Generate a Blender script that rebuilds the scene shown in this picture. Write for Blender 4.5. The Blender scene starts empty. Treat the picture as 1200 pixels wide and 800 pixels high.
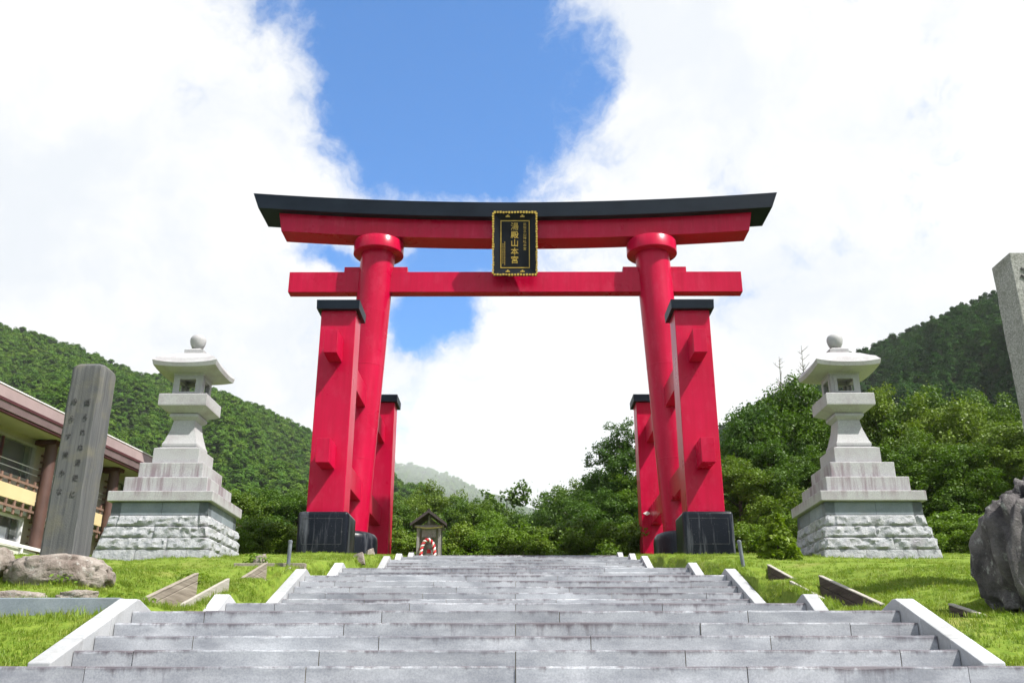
import bpy, bmesh, math, random
import numpy as np
from mathutils import Vector, Matrix, Euler, noise as mnoise

random.seed(7)
RNG = np.random.default_rng(7)
R = math.radians
scene = bpy.context.scene
COL = scene.collection

# ------------------------------------------------------------------ camera
PITCH, YAW, FOC = R(20.44), R(0.21), 1100.0 / 1200.0 * 36.0
cam_d = bpy.data.cameras.new('camera')
cam = bpy.data.objects.new('camera', cam_d)
COL.objects.link(cam)
cam.location = (0, 0, 0)
cam.rotation_euler = (R(90) + PITCH, 0, YAW)
cam_d.sensor_width = 36.0
cam_d.lens = FOC
cam_d.clip_start = 0.1
cam_d.clip_end = 20000
scene.camera = cam
CT, ST = math.cos(PITCH), math.sin(PITCH)


def at(px, py, d):
    """World point at ground distance d along the photo ray (layout measured on the photograph)."""
    te = math.tan(PITCH - math.atan((py - 400) / 1100.0))
    z = d * te
    return Vector(((px - 604) / 1100.0 * (d * CT + z * ST), d, z))


def tan_el(py):
    return math.tan(PITCH - math.atan((py - 400) / 1100.0))


def direction(px, py):
    v = Vector(((px - 604) / 1100.0, CT - (400 - py) / 1100.0 * ST, ST + (400 - py) / 1100.0 * CT))
    return v.normalized()


# ------------------------------------------------------------------ light, sky, exposure
SUN_DIR = Vector((0.62, -0.36, 1.0)).normalized()
SUN_EL = math.asin(SUN_DIR.z)
SUN_AZ = math.atan2(SUN_DIR.x, SUN_DIR.y)
sun_d = bpy.data.lights.new('sun', 'SUN')
sun_d.energy = 5.0
sun_d.angle = R(0.5)
sun_d.color = (1.0, 0.96, 0.9)
sun = bpy.data.objects.new('sun', sun_d)
COL.objects.link(sun)
sun.rotation_euler = (-SUN_DIR).to_track_quat('-Z', 'Y').to_euler()

scene.view_settings.view_transform = 'Standard'
scene.view_settings.look = 'None'
scene.view_settings.gamma = 1
scene.view_settings.use_curve_mapping = False
scene.view_settings.exposure = 0.75
SKY_STRENGTH = 0.118
CLOUD_LIGHT = 0.60

world = bpy.data.worlds.new('World')
scene.world = world
world.use_nodes = True


class NT:
    """Small node tree helper."""
    def __init__(self, tree):
        self.t = tree
        tree.nodes.clear()

    def n(self, kind, **kw):
        nd = self.t.nodes.new(kind)
        ins = kw.pop('ins', {})
        for k, v in kw.items():
            setattr(nd, k, v)
        for k, v in ins.items():
            s = nd.inputs[k]
            if hasattr(v, 'is_output') or isinstance(v, bpy.types.NodeSocket):
                self.t.links.new(v, s)
            else:
                s.default_value = v
        return nd

    def math(self, op, a, b=0.0, clamp=False):
        return self.n('ShaderNodeMath', operation=op, use_clamp=clamp, ins={0: a, 1: b}).outputs[0]

    def vmath(self, op, a, b, out=0):
        return self.n('ShaderNodeVectorMath', operation=op, ins={0: a, 1: b}).outputs[out]

    def mix(self, f, a, b):
        nd = self.n('ShaderNodeMix', data_type='RGBA')
        for i, v in ((0, f), (6, a), (7, b)):
            if isinstance(v, bpy.types.NodeSocket):
                self.t.links.new(v, nd.inputs[i])
            else:
                nd.inputs[i].default_value = v if not isinstance(v, tuple) or len(v) == 4 else (*v, 1)
        return nd.outputs[2]

    def mapr(self, v, a, b, c=0.0, d=1.0, smooth=False):
        nd = self.n('ShaderNodeMapRange', interpolation_type='SMOOTHSTEP' if smooth else 'LINEAR',
                    ins={0: v, 1: a, 2: b, 3: c, 4: d})
        return nd.outputs[0]

    def noise(self, vec, scale, detail=4, rough=0.55, out=0, dist=0.0):
        nd = self.n('ShaderNodeTexNoise', ins={'Scale': scale, 'Detail': detail, 'Roughness': rough, 'Distortion': dist})
        if vec is not None:
            self.t.links.new(vec, nd.inputs['Vector'])
        return nd.outputs[out]


w = NT(world.node_tree)
sky = w.n('ShaderNodeTexSky', sky_type='NISHITA', sun_disc=False, sun_elevation=SUN_EL, sun_rotation=SUN_AZ,
          altitude=900, air_density=1.0, dust_density=0.3, ozone_density=2.2)
dirv = w.n('ShaderNodeTexCoord').outputs['Generated']
wn = w.noise(dirv, 5.0, 6, 0.6, out=1)
warp = w.vmath('SCALE', w.vmath('SUBTRACT', wn, (0.5, 0.5, 0.5)), (0, 0, 0))
warp.node.inputs['Scale'].default_value = 0.14
wd = w.vmath('ADD', dirv, warp)
holes = [  # gaps of blue between the clouds: direction, half widths (tangent), strength
    (490, 0, 0.105, 0.10, 1.0), (470, -210, 0.13, 0.14, 1.0), (560, 105, 0.085, 0.055, 0.78), (515, 190, 0.100, 0.046, 0.95),
    (510, 362, 0.054, 0.034, 0.95), (385, 296, 0.040, 0.014, 0.6), (535, 302, 0.075, 0.018, 0.55),
    (690, 90, 0.03, 0.08, 0.25), (620, 290, 0.13, 0.06, 0.30),
]
B = None
for (px, py, a, b, s) in holes:
    c = direction(px, py)
    e1 = Vector((0, 0, 1)).cross(c).normalized() * -1
    e2 = c.cross(e1).normalized()
    q1 = w.vmath('DOT_PRODUCT', wd, tuple(e1 / a), 1)
    q2 = w.vmath('DOT_PRODUCT', wd, tuple(e2 / b), 1)
    q = w.math('ADD', w.math('MULTIPLY', q1, q1), w.math('MULTIPLY', q2, q2))
    g = w.math('MULTIPLY', w.math('EXPONENT', w.math('MULTIPLY', q, -0.8)), s)
    g = w.math('MULTIPLY', g, w.math('GREATER_THAN', w.vmath('DOT_PRODUCT', dirv, tuple(c), 1), 0.0))
    B = g if B is None else w.math('ADD', B, g)
f1 = w.noise(wd, 3.2, 8, 0.58)
f2 = w.noise(wd, 14.0, 8, 0.62)
s = w.math('ADD', w.math('MULTIPLY', w.math('SUBTRACT', f1, 0.5), 1.1), w.math('MULTIPLY', w.math('SUBTRACT', f2, 0.5), 1.05))
# unseen cloud overhead thinned to cut fill light, closed bank over the mountains ahead
bank = w.mapr(w.vmath('DOT_PRODUCT', dirv, (0.0, 0.945, 0.326), 1), 0.35, 0.85, 0.0, 0.24, smooth=True)
s = w.math('SUBTRACT', w.math('ADD', w.math('ADD', s, 0.48), bank), B)
cover = w.mapr(s, 0.08, 0.60, smooth=True)
shade = w.mapr(w.noise(wd, 3.6, 7, 0.6), 0.36, 0.56, smooth=True)
cloud_col = w.mix(shade, (0.87, 0.91, 0.965, 1), (1.04, 1.04, 1.04, 1))
sky_out = w.vmath('SCALE', w.vmath('MULTIPLY', sky.outputs[0], (0.50, 1.00, 1.38)), (0, 0, 0)); sky_out.node.inputs['Scale'].default_value = SKY_STRENGTH
cl_out = w.vmath('SCALE', cloud_col, (0, 0, 0)); cl_out.node.inputs['Scale'].default_value = CLOUD_LIGHT
allsky = w.mix(cover, sky_out, cl_out)
bg = w.n('ShaderNodeBackground', ins={'Color': allsky, 'Strength': 1.0})
w.n('ShaderNodeOutputWorld', ins={'Surface': bg.outputs[0]})
world.cycles.sampling_method = 'MANUAL'
world.cycles.sample_map_resolution = 1024

scene.render.engine = 'CYCLES'
scene.cycles.use_denoising = True
scene.cycles.max_bounces = 6
scene.cycles.diffuse_bounces = 3
scene.cycles.glossy_bounces = 3
scene.cycles.transmission_bounces = 4
scene.cycles.transparent_max_bounces = 8
scene.cycles.volume_bounces = 2
scene.cycles.use_light_tree = False

# ------------------------------------------------------------------ materials
MATS = {}


def bsdf_mat(name, fn, rough=0.7, spec=0.5, bump=None):
    m = bpy.data.materials.new(name)
    m.use_nodes = True
    t = NT(m.node_tree)
    p = t.n('ShaderNodeBsdfPrincipled')
    p.inputs['Roughness'].default_value = rough
    p.inputs['Specular IOR Level'].default_value = spec
    t.n('ShaderNodeOutputMaterial', ins={'Surface': p.outputs[0]})
    fn(t, p)
    MATS[name] = m
    return m


def setin(t, p, key, v):
    if isinstance(v, bpy.types.NodeSocket):
        t.t.links.new(v, p.inputs[key])
    else:
        p.inputs[key].default_value = v


def bump(t, p, h, strength, dist):
    b = t.n('ShaderNodeBump', ins={'Height': h, 'Strength': strength, 'Distance': dist})
    t.t.links.new(b.outputs[0], p.inputs['Normal'])


def coords(t, kind='Object'):
    return t.n('ShaderNodeTexCoord').outputs[kind]


def world_pos(t):
    return t.n('ShaderNodeNewGeometry').outputs['Position']


def c4(c):
    return (*c, 1)


def two_tone(name, a, b, scale=3.0, rough=0.7, spec=0.4, bscale=None, bstr=0.3, bdist=0.01, detail=5, vec='pos', contrast=(0.35, 0.65)):
    def fn(t, p):
        v = world_pos(t) if vec == 'pos' else coords(t)
        n = t.noise(v, scale, detail, 0.6)
        setin(t, p, 'Base Color', t.mix(t.mapr(n, contrast[0], contrast[1]), c4(a), c4(b)))
        if bscale:
            bump(t, p, t.noise(v, bscale, 5, 0.6), bstr, bdist)
    return bsdf_mat(name, fn, rough, spec)


def stretched(t, v, sx, sy, sz):
    return t.vmath('MULTIPLY', v, (sx, sy, sz))


# painted steel of the gate, with faint weathering and streaks
def fn(t, p):
    v = world_pos(t)
    n = t.noise(v, 0.35, 6, 0.6)
    st = t.noise(stretched(t, v, 6, 6, 0.35), 1.0, 5, 0.65)
    f = t.mapr(t.math('ADD', t.math('MULTIPLY', n, 0.5), t.math('MULTIPLY', st, 0.5)), 0.36, 0.64)
    base = t.mix(f, (0.38, 0.0006, 0.026, 1), (0.50, 0.0012, 0.044, 1))
    scuff = t.mapr(t.noise(stretched(t, v, 2.0, 2.0, 1.0), 1.3, 8, 0.7), 0.52, 0.74)
    setin(t, p, 'Base Color', t.mix(t.math('MULTIPLY', scuff, 0.30), base, (0.55, 0.06, 0.12, 1)))
    setin(t, p, 'Roughness', t.mapr(n, 0.3, 0.7, 0.24, 0.36))
    bump(t, p, t.noise(v, 9, 3, 0.5), 0.06, 0.01)
bsdf_mat('red_paint', fn, 0.3, 0.22)

two_tone('black_paint', (0.003, 0.007, 0.014), (0.007, 0.013, 0.022), 0.8, 0.42, 0.16)


def fn(t, p):
    v = world_pos(t)
    st = t.noise(stretched(t, v, 3.0, 3.0, 0.25), 1.0, 6, 0.7)
    f = t.mapr(st, 0.53, 0.70)
    sp = t.mapr(t.noise(v, 26, 3, 0.6), 0.66, 0.74)
    f = t.math('MULTIPLY', t.math('MAXIMUM', f, sp), 0.5)
    setin(t, p, 'Base Color', t.mix(f, (0.004, 0.006, 0.011, 1), (0.20, 0.21, 0.24, 1)))
    bump(t, p, t.noise(v, 12, 4, 0.6), 0.1, 0.01)
bsdf_mat('black_stone', fn, 0.3, 0.2)

two_tone('rim_grey', (0.03, 0.033, 0.038), (0.075, 0.08, 0.085), 5, 0.5, 0.2)
two_tone('gold', (0.46, 0.30, 0.03), (0.62, 0.44, 0.06), 6, 0.38, 0.6)
two_tone('plaque_black', (0.003, 0.005, 0.008), (0.006, 0.008, 0.012), 4, 0.35, 0.15)


# granite of the stairway
def granite(name, a, b, stain, bright=1.0, vec='Object'):
    def fn(t, p):
        v = world_pos(t)
        o = coords(t)
        rnd = t.n('ShaderNodeObjectInfo').outputs['Random']
        sp = t.noise(v, 60, 2, 0.7)
        md = t.noise(v, 2.2, 5, 0.6)
        f = t.math('ADD', t.math('MULTIPLY', t.mapr(sp, 0.30, 0.70), 0.45), t.math('MULTIPLY', t.mapr(md, 0.3, 0.7), 0.55))
        base = t.mix(f, c4(a), c4(b))
        tint = t.mapr(rnd, 0, 1, 0.80, 1.12)
        base = t.n('ShaderNodeVectorMath', operation='SCALE', ins={0: base, 'Scale': tint}).outputs[0]
        if stain:
            sepz = t.n('ShaderNodeSeparateXYZ', ins={0: o}).outputs[2]
            top = t.mapr(sepz, -0.10, 0.0, 0.0, 1.0)
            pw = t.math('POWER', top, 2.2)
            n = t.noise(stretched(t, v, 9, 9, 1.2), 1.0, 6, 0.7)
            big = t.noise(stretched(t, v, 0.55, 0.5, 1.5), 1.0, 3, 0.5)
            m = t.math('ADD', t.math('MULTIPLY', n, 0.9), t.math('MULTIPLY', big, 1.1))
            m = t.math('ADD', m, t.math('MULTIPLY', pw, 0.42))
            m = t.mapr(m, 1.17, 1.40)
            m = t.math('MULTIPLY', m, 0.80)
            base = t.mix(m, base, (0.060, 0.040, 0.050, 1))
            low = t.mapr(t.noise(stretched(t, v, 1.3, 1.3, 5.0), 1.0, 5, 0.6), 0.44, 0.66)
            base = t.mix(t.math('MULTIPLY', low, 0.55), base, (0.15, 0.16, 0.185, 1))
        else:
            wn_ = t.mapr(t.noise(v, 2.6, 7, 0.72), 0.50, 0.72)
            base = t.mix(t.math('MULTIPLY', wn_, 0.45), base, (0.17, 0.165, 0.15, 1))
        setin(t, p, 'Base Color', base)
        bump(t, p, t.noise(v, 90, 3, 0.6), 0.25, 0.004)
    return bsdf_mat(name, fn, 0.72, 0.35)


granite('granite', (0.25, 0.265, 0.29), (0.53, 0.545, 0.565), True)
granite('curb_granite', (0.32, 0.335, 0.35), (0.47, 0.475, 0.48), False)
two_tone('mortar', (0.22, 0.19, 0.12), (0.32, 0.28, 0.20), 7, 0.9)
granite('kerb_granite', (0.13, 0.158, 0.185), (0.25, 0.28, 0.305), False)


# smooth pale granite of the lanterns, stained where water runs
def fn(t, p):
    v = world_pos(t)
    o = coords(t)
    sp = t.noise(v, 40, 3, 0.7)
    base = t.mix(t.mapr(sp, 0.3, 0.7), (0.28, 0.28, 0.29, 1), (0.44, 0.435, 0.43, 1))
    n = t.noise(stretched(t, v, 5, 5, 0.45), 1.0, 6, 0.7)
    z = t.n('ShaderNodeSeparateXYZ', ins={0: v}).outputs[2]
    band = t.math('MULTIPLY', t.mapr(z, 4.6, 4.9), t.mapr(z, 5.9, 5.6))
    gen = t.math('MULTIPLY', t.mapr(t.noise(v, 1.6, 6, 0.7), 0.48, 0.70), 0.42)
    m = t.math('MAXIMUM', gen, t.math('MULTIPLY', t.mapr(n, 0.45, 0.60), t.math('MULTIPLY', band, 0.85)))
    setin(t, p, 'Base Color', t.mix(m, base, (0.20, 0.15, 0.17, 1)))
    bump(t, p, t.noise(v, 55, 3, 0.6), 0.2, 0.004)
bsdf_mat('lantern_stone', fn, 0.7, 0.35)


def fn(t, p):
    v = world_pos(t)
    n = t.noise(v, 7, 6, 0.65)
    base = t.mix(t.mapr(n, 0.3, 0.7), (0.24, 0.255, 0.27, 1), (0.43, 0.43, 0.44, 1))
    d = t.mapr(t.noise(v, 2.3, 5, 0.65), 0.55, 0.75)
    setin(t, p, 'Base Color', t.mix(t.math('MULTIPLY', d, 0.6), base, (0.20, 0.17, 0.19, 1)))
    bump(t, p, t.noise(v, 14, 6, 0.7), 0.8, 0.05)
bsdf_mat('rock_face', fn, 0.85, 0.25)


def fn(t, p):
    v = world_pos(t)
    st = t.noise(stretched(t, v, 24, 24, 0.5), 1.0, 5, 0.65)
    n = t.noise(v, 3, 5, 0.6)
    base = t.mix(t.mapr(st, 0.3, 0.7), (0.060, 0.063, 0.066, 1), (0.135, 0.135, 0.13, 1))
    base = t.mix(t.math('MULTIPLY', t.mapr(n, 0.5, 0.75), 0.5), base, (0.17, 0.155, 0.10, 1))
    setin(t, p, 'Base Color', base)
    bump(t, p, t.noise(v, 50, 4, 0.7), 0.5, 0.01)
bsdf_mat('monument_stone', fn, 0.85, 0.25)


def fn(t, p):
    v = world_pos(t)
    n = t.noise(v, 38, 4, 0.75)
    lich = t.mapr(t.noise(v, 3.0, 6, 0.7), 0.5, 0.7)
    base = t.mix(t.mapr(n, 0.36, 0.64), (0.17, 0.17, 0.155, 1), (0.42, 0.42, 0.39, 1))
    setin(t, p, 'Base Color', t.mix(t.math('MULTIPLY', lich, 0.55), base, (0.12, 0.125, 0.09, 1)))
    bump(t, p, t.noise(v, 45, 4, 0.7), 0.6, 0.012)
bsdf_mat('pillar_stone', fn, 0.85, 0.25)
two_tone('carving_dark', (0.030, 0.030, 0.031), (0.10, 0.10, 0.098), 20, 0.9, 0.1)


def rock(name, dark, light, lichen, amount, sc=2.0):
    def fn(t, p):
        v = world_pos(t)
        n = t.noise(v, sc, 8, 0.65)
        base = t.mix(t.mapr(n, 0.35, 0.65), c4(dark), c4(light))
        l = t.mapr(t.noise(v, sc * 3.5, 6, 0.7), 0.56, 0.66)
        base = t.mix(t.math('MULTIPLY', l, amount), base, c4(lichen))
        setin(t, p, 'Base Color', base)
        h = t.math('ADD', t.noise(v, 6, 8, 0.7), t.math('MULTIPLY', t.noise(v, 28, 5, 0.7), 0.35))
        bump(t, p, h, 0.9, 0.06)
    return bsdf_mat(name, fn, 0.88, 0.2)


rock('boulder_dark', (0.05, 0.046, 0.048), (0.20, 0.185, 0.18), (0.36, 0.37, 0.34), 0.75, 2.2)
rock('boulder_warm', (0.17, 0.135, 0.115), (0.36, 0.32, 0.28), (0.50, 0.50, 0.46), 0.6, 3.0)


def wood(name, a, b, rough=0.8):
    def fn(t, p):
        v = coords(t)
        st = t.noise(stretched(t, v, 30, 1.2, 30), 1.0, 6, 0.65)
        setin(t, p, 'Base Color', t.mix(t.mapr(st, 0.3, 0.7), c4(a), c4(b)))
        bump(t, p, st, 0.4, 0.006)
    return bsdf_mat(name, fn, rough, 0.25)


wood('weathered_timber', (0.16, 0.135, 0.105), (0.33, 0.295, 0.24))
wood('shaded_timber', (0.035, 0.026, 0.022), (0.10, 0.078, 0.066))  # same timber on its unlit side, shade put into the colour
wood('sunlit_timber_edge', (0.26, 0.24, 0.20), (0.40, 0.38, 0.33))  # pale tone stands in for sunlight on the board edges
wood('shrine_wood', (0.17, 0.165, 0.16), (0.33, 0.32, 0.31))
wood('shrine_roof_wood', (0.035, 0.030, 0.032), (0.085, 0.072, 0.072))
two_tone('steel', (0.10, 0.115, 0.13), (0.17, 0.185, 0.20), 8, 0.5)
two_tone('straw_rope', (0.40, 0.36, 0.16), (0.56, 0.50, 0.24), 20, 0.9)
two_tone('red_cloth', (0.52, 0.02, 0.03), (0.62, 0.05, 0.06), 10, 0.8)
two_tone('white_cloth', (0.74, 0.70, 0.69), (0.82, 0.79, 0.78), 10, 0.8)
two_tone('statue_stone', (0.24, 0.25, 0.25), (0.40, 0.40, 0.40), 9, 0.85)

# building
two_tone('roof_mauve', (0.22, 0.165, 0.16), (0.28, 0.21, 0.205), 0.8, 0.55, 0.4)
two_tone('fascia_mauve', (0.15, 0.105, 0.11), (0.20, 0.145, 0.15), 1.2, 0.5, 0.4)
two_tone('trim_maroon', (0.055, 0.016, 0.020), (0.085, 0.026, 0.03), 2, 0.5)
two_tone('cream_wall', (0.36, 0.33, 0.26), (0.44, 0.41, 0.33), 0.9, 0.8)
two_tone('yellow_panel', (0.58, 0.46, 0.25), (0.64, 0.52, 0.30), 0.8, 0.7)
two_tone('brown_post', (0.080, 0.042, 0.036), (0.115, 0.062, 0.052), 1.4, 0.5)
two_tone('lattice_brown', (0.17, 0.105, 0.08), (0.24, 0.15, 0.115), 2, 0.6)
two_tone('white_trim', (0.72, 0.71, 0.73), (0.80, 0.79, 0.80), 2, 0.5)
two_tone('pale_wall', (0.52, 0.52, 0.46), (0.60, 0.60, 0.54), 0.8, 0.8)
two_tone('curtain', (0.62, 0.64, 0.70), (0.76, 0.77, 0.82), 4, 0.9)
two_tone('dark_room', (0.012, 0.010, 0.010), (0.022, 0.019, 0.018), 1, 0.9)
two_tone('grey_trim', (0.30, 0.29, 0.27), (0.40, 0.39, 0.36), 2, 0.6)


def fn(t, p):
    setin(t, p, 'Base Color', (0.9, 0.95, 0.97, 1))
    setin(t, p, 'Transmission Weight', 0.85)
    setin(t, p, 'IOR', 1.45)
    setin(t, p, 'Alpha', 0.35)
bsdf_mat('glass', fn, 0.03, 0.5)


# vegetation
def leaf_mat(name, dark, light, trans=0.26, hue_scale=0.25, yellow=(0.20, 0.26, 0.03), rough=0.5, spec=0.25):
    m = bpy.data.materials.new(name)
    m.use_nodes = True
    t = NT(m.node_tree)
    geo = t.n('ShaderNodeNewGeometry')
    isl = geo.outputs['Random Per Island']
    obr = t.n('ShaderNodeObjectInfo').outputs['Random']
    n = t.noise(geo.outputs['Position'], hue_scale, 3, 0.6)
    f = t.math('ADD', t.math('MULTIPLY', isl, 0.55), t.math('MULTIPLY', t.mapr(n, 0.3, 0.7), 0.45))
    base = t.mix(f, c4(dark), c4(light))
    base = t.mix(t.math('MULTIPLY', t.math('POWER', obr, 1.6), 0.50), base, c4(yellow))
    p = t.n('ShaderNodeBsdfPrincipled', ins={'Base Color': base, 'Roughness': rough, 'Specular IOR Level': spec})
    tb = t.n('ShaderNodeVectorMath', operation='MULTIPLY', ins={0: base, 1: (1.35, 1.5, 0.6)}).outputs[0]
    tr = t.n('ShaderNodeBsdfTranslucent', ins={'Color': tb})
    mx = t.n('ShaderNodeMixShader', ins={0: trans, 1: p.outputs[0], 2: tr.outputs[0]})
    t.n('ShaderNodeOutputMaterial', ins={'Surface': mx.outputs[0]})
    MATS[name] = m
    return m


leaf_mat('leaves', (0.034, 0.080, 0.007), (0.095, 0.170, 0.014))
leaf_mat('conifer_leaves', (0.10, 0.16, 0.012), (0.20, 0.28, 0.02))
leaf_mat('leaves_deep', (0.032, 0.080, 0.012), (0.080, 0.155, 0.022))
leaf_mat('leaves_bright', (0.058, 0.120, 0.007), (0.135, 0.230, 0.016))
leaf_mat('hill_leaves', (0.038, 0.102, 0.015), (0.098, 0.190, 0.024), 0.2, 0.012, (0.15, 0.22, 0.026), 0.85, 0.08)
leaf_mat('hill_leaves_shaded', (0.013, 0.050, 0.011), (0.040, 0.105, 0.018), 0.2, 0.02, (0.05, 0.10, 0.016), 0.85, 0.08)  # cloud shadow over the right hill put into the leaf colour
leaf_mat('grass_blade', (0.095, 0.18, 0.014), (0.225, 0.305, 0.036), 0.35, 0.9, (0.31, 0.29, 0.07))
two_tone('bark', (0.045, 0.036, 0.028), (0.13, 0.11, 0.09), 6, 0.9, 0.2, 14, 0.6, 0.03)
two_tone('pale_bark', (0.22, 0.21, 0.19), (0.40, 0.39, 0.36), 5, 0.9, 0.2)


def fn(t, p):
    v = world_pos(t)
    n = t.noise(v, 0.5, 6, 0.65)
    n2 = t.noise(v, 9, 4, 0.7)
    base = t.mix(t.mapr(n2, 0.3, 0.7), (0.085, 0.15, 0.012, 1), (0.19, 0.25, 0.032, 1))
    base = t.mix(t.math('MULTIPLY', t.mapr(n, 0.56, 0.70), 0.6), base, (0.29, 0.24, 0.09, 1))
    setin(t, p, 'Base Color', base)
    bump(t, p, t.noise(v, 40, 4, 0.7), 0.6, 0.03)
bsdf_mat('lawn_turf', fn, 0.9, 0.15)
two_tone('forest_floor', (0.020, 0.040, 0.010), (0.05, 0.075, 0.018), 0.05, 0.95, 0.1)
two_tone('earth', (0.09, 0.10, 0.04), (0.16, 0.15, 0.08), 0.4, 0.95, 0.1)


# ------------------------------------------------------------------ mesh helpers
class MB:
    def __init__(self):
        self.v, self.f = [], []

    def add(self, verts, faces):
        b = len(self.v)
        self.v += [tuple(p) for p in verts]
        self.f += [tuple(i + b for i in f) for f in faces]
        return self

    def box(self, x0, x1, y0, y1, z0, z1):
        vs = [(x, y, z) for x in (x0, x1) for y in (y0, y1) for z in (z0, z1)]
        return self.add(vs, [(0, 1, 3, 2), (4, 6, 7, 5), (0, 4, 5, 1), (2, 3, 7, 6), (0, 2, 6, 4), (1, 5, 7, 3)])

    def frustum(self, cx, cy, z0, w0, d0, z1, w1, d1):
        vs = []
        for z, ww, dd in ((z0, w0, d0), (z1, w1, d1)):
            vs += [(cx - ww, cy - dd, z), (cx + ww, cy - dd, z), (cx + ww, cy + dd, z), (cx - ww, cy + dd, z)]
        return self.add(vs, [(3, 2, 1, 0), (4, 5, 6, 7), (0, 1, 5, 4), (1, 2, 6, 5), (2, 3, 7, 6), (3, 0, 4, 7)])

    def rings(self, rings, closed=True, cap=True):
        n = len(rings[0])
        vs = [p for r in rings for p in r]
        fs = []
        for k in range(len(rings) - 1):
            for i in range(n if closed else n - 1):
                j = (i + 1) % n
                fs.append((k * n + i, k * n + j, (k + 1) * n + j, (k + 1) * n + i))
        if cap:
            fs.append(tuple(reversed(range(n))))
            fs.append(tuple(range((len(rings) - 1) * n, len(rings) * n)))
        return self.add(vs, fs)

    def tube(self, pts, rad, n=8, cap=True):
        pts = [Vector(p) for p in pts]
        rr = rad if isinstance(rad, (list, tuple)) else [rad] * len(pts)
        rings = []
        ref = Vector((0.31, 0.95, 0.1))
        for i, p in enumerate(pts):
            d = (pts[min(i + 1, len(pts) - 1)] - pts[max(i - 1, 0)]).normalized()
            if abs(d.dot(ref)) > 0.95:
                ref = Vector((1, 0.1, 0))
            a = d.cross(ref).normalized()
            b = d.cross(a).normalized()
            rings.append([p + (a * math.cos(t) + b * math.sin(t)) * rr[i] for t in (2 * math.pi * k / n for k in range(n))])
        return self.rings(rings, True, cap)

    def lathe(self, prof, cx=0, cy=0, n=24):
        return self.rings([[(cx + r * math.cos(2 * math.pi * k / n), cy + r * math.sin(2 * math.pi * k / n), z) for k in range(n)] for r, z in prof])

    def prism_x(self, poly, x0, x1):
        """poly of (y, z) counter-clockwise seen from +x."""
        return self.rings([[(x0, y, z) for y, z in poly], [(x1, y, z) for y, z in poly]])

    def prism_y(self, poly, y0, y1):
        return self.rings([[(x, y0, z) for x, z in poly], [(x, y1, z) for x, z in poly]])

    def build(self, name, mat, parent=None, smooth=False, bevel=0.0, loc=None, angle=40, seg=2):
        me = bpy.data.meshes.new(name)
        me.from_pydata(self.v, [], self.f)
        bm = bmesh.new()
        bm.from_mesh(me)
        bmesh.ops.recalc_face_normals(bm, faces=bm.faces)
        if bevel > 0:
            es = [e for e in bm.edges if len(e.link_faces) == 2 and e.calc_face_angle(0) > R(25)]
            bmesh.ops.bevel(bm, geom=es, offset=bevel, segments=seg, profile=0.5, affect='EDGES', clamp_overlap=True)
        bm.to_mesh(me)
        bm.free()
        return link(name, me, mat, parent, smooth, loc, angle)


def link(name, me, mat, parent=None, smooth=False, loc=None, angle=40):
    me.materials.clear()
    me.materials.append(MATS[mat])
    if smooth:
        me.polygons.foreach_set('use_smooth', [True] * len(me.polygons))
        try:
            me.set_sharp_from_angle(angle=R(angle))
        except Exception:
            pass
    o = bpy.data.objects.new(name, me)
    COL.objects.link(o)
    if parent:
        o.parent = parent
    if loc is not None:
        o.location = loc
    return o


def empty(name, loc=(0, 0, 0), rz=0.0):
    o = bpy.data.objects.new(name, None)
    o.empty_display_size = 0.3
    o.location = loc
    o.rotation_euler = (0, 0, rz)
    COL.objects.link(o)
    return o


def tag(o, label=None, cat=None, group=None, kind=None):
    if label:
        o['label'] = label
    if cat:
        o['category'] = cat
    if group:
        o['group'] = group
    if kind:
        o['kind'] = kind
    return o


def copy_thing(root):
    c = root.copy()
    COL.objects.link(c)
    for ch in root.children:
        k = ch.copy()
        COL.objects.link(k)
        k.parent = c
        for g in ch.children:
            q = g.copy()
            COL.objects.link(q)
            q.parent = k
    return c


def text_mesh(name, body, size, mat, parent, loc, rot, extrude=0.01, vertical=True, line=1.05, sx=1.0):
    """One column of characters, each a stroke outline from the built-in font."""
    cu = bpy.data.curves.new(name, 'FONT')
    cu.body = '\n'.join(body) if vertical else body
    cu.size = size
    cu.extrude = extrude
    cu.space_line = line
    cu.align_x = 'CENTER'
    cu.align_y = 'TOP'
    tmp = bpy.data.objects.new(name, cu)
    COL.objects.link(tmp)
    dg = bpy.context.evaluated_depsgraph_get()
    me = bpy.data.meshes.new_from_object(tmp.evaluated_get(dg))
    bpy.data.objects.remove(tmp)
    bpy.data.curves.remove(cu)
    o = link(name, me, mat, parent)
    o.location = loc
    o.rotation_euler = rot
    o.scale = (sx, 1, 1)
    return o


# ------------------------------------------------------------------ terrain profiles
TREAD, RISE = 0.40, 0.142
HALF = 3.88          # half width of the stairway
flights = [          # (distance of first nosing, height of its tread, number of steps)
    (8.65, 0.342, 4), (13.0, 1.112, 1), (16.1, 1.443, 5), (21.07, 2.456, 2), (28.6, 3.52, 3), (32.5, 4.30, 1), (36.3, 4.86, 1)]
lawn_pts = [(-10, -2.2), (3, -1.9), (7.5, -1.6), (8.22, -1.2), (8.29, 0.12), (10.0, 0.74), (12.4, 0.98), (14.6, 1.47), (16.4, 1.80), (18.2, 2.20), (21, 2.68), (24, 3.13), (28, 3.74), (33, 4.43), (36.3, 4.84), (40, 4.92), (48, 4.75), (60, 4.4), (90, 4.3)]
stair_pts = [(-10, -2.0), (3.2, -1.75), (8.2, -0.6), (8.29, 0.17)]
for d0, z0, n in flights:
    stair_pts += [(d0 - 0.02, z0 - RISE), (d0 + TREAD * (n - 1) + 0.05, z0 + RISE * (n - 1))]
stair_pts += [(40, 4.92), (48, 4.75), (60, 4.4), (90, 4.3)]
LX, LZ = np.array(lawn_pts).T
SX, SZ = np.array(stair_pts).T


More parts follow.
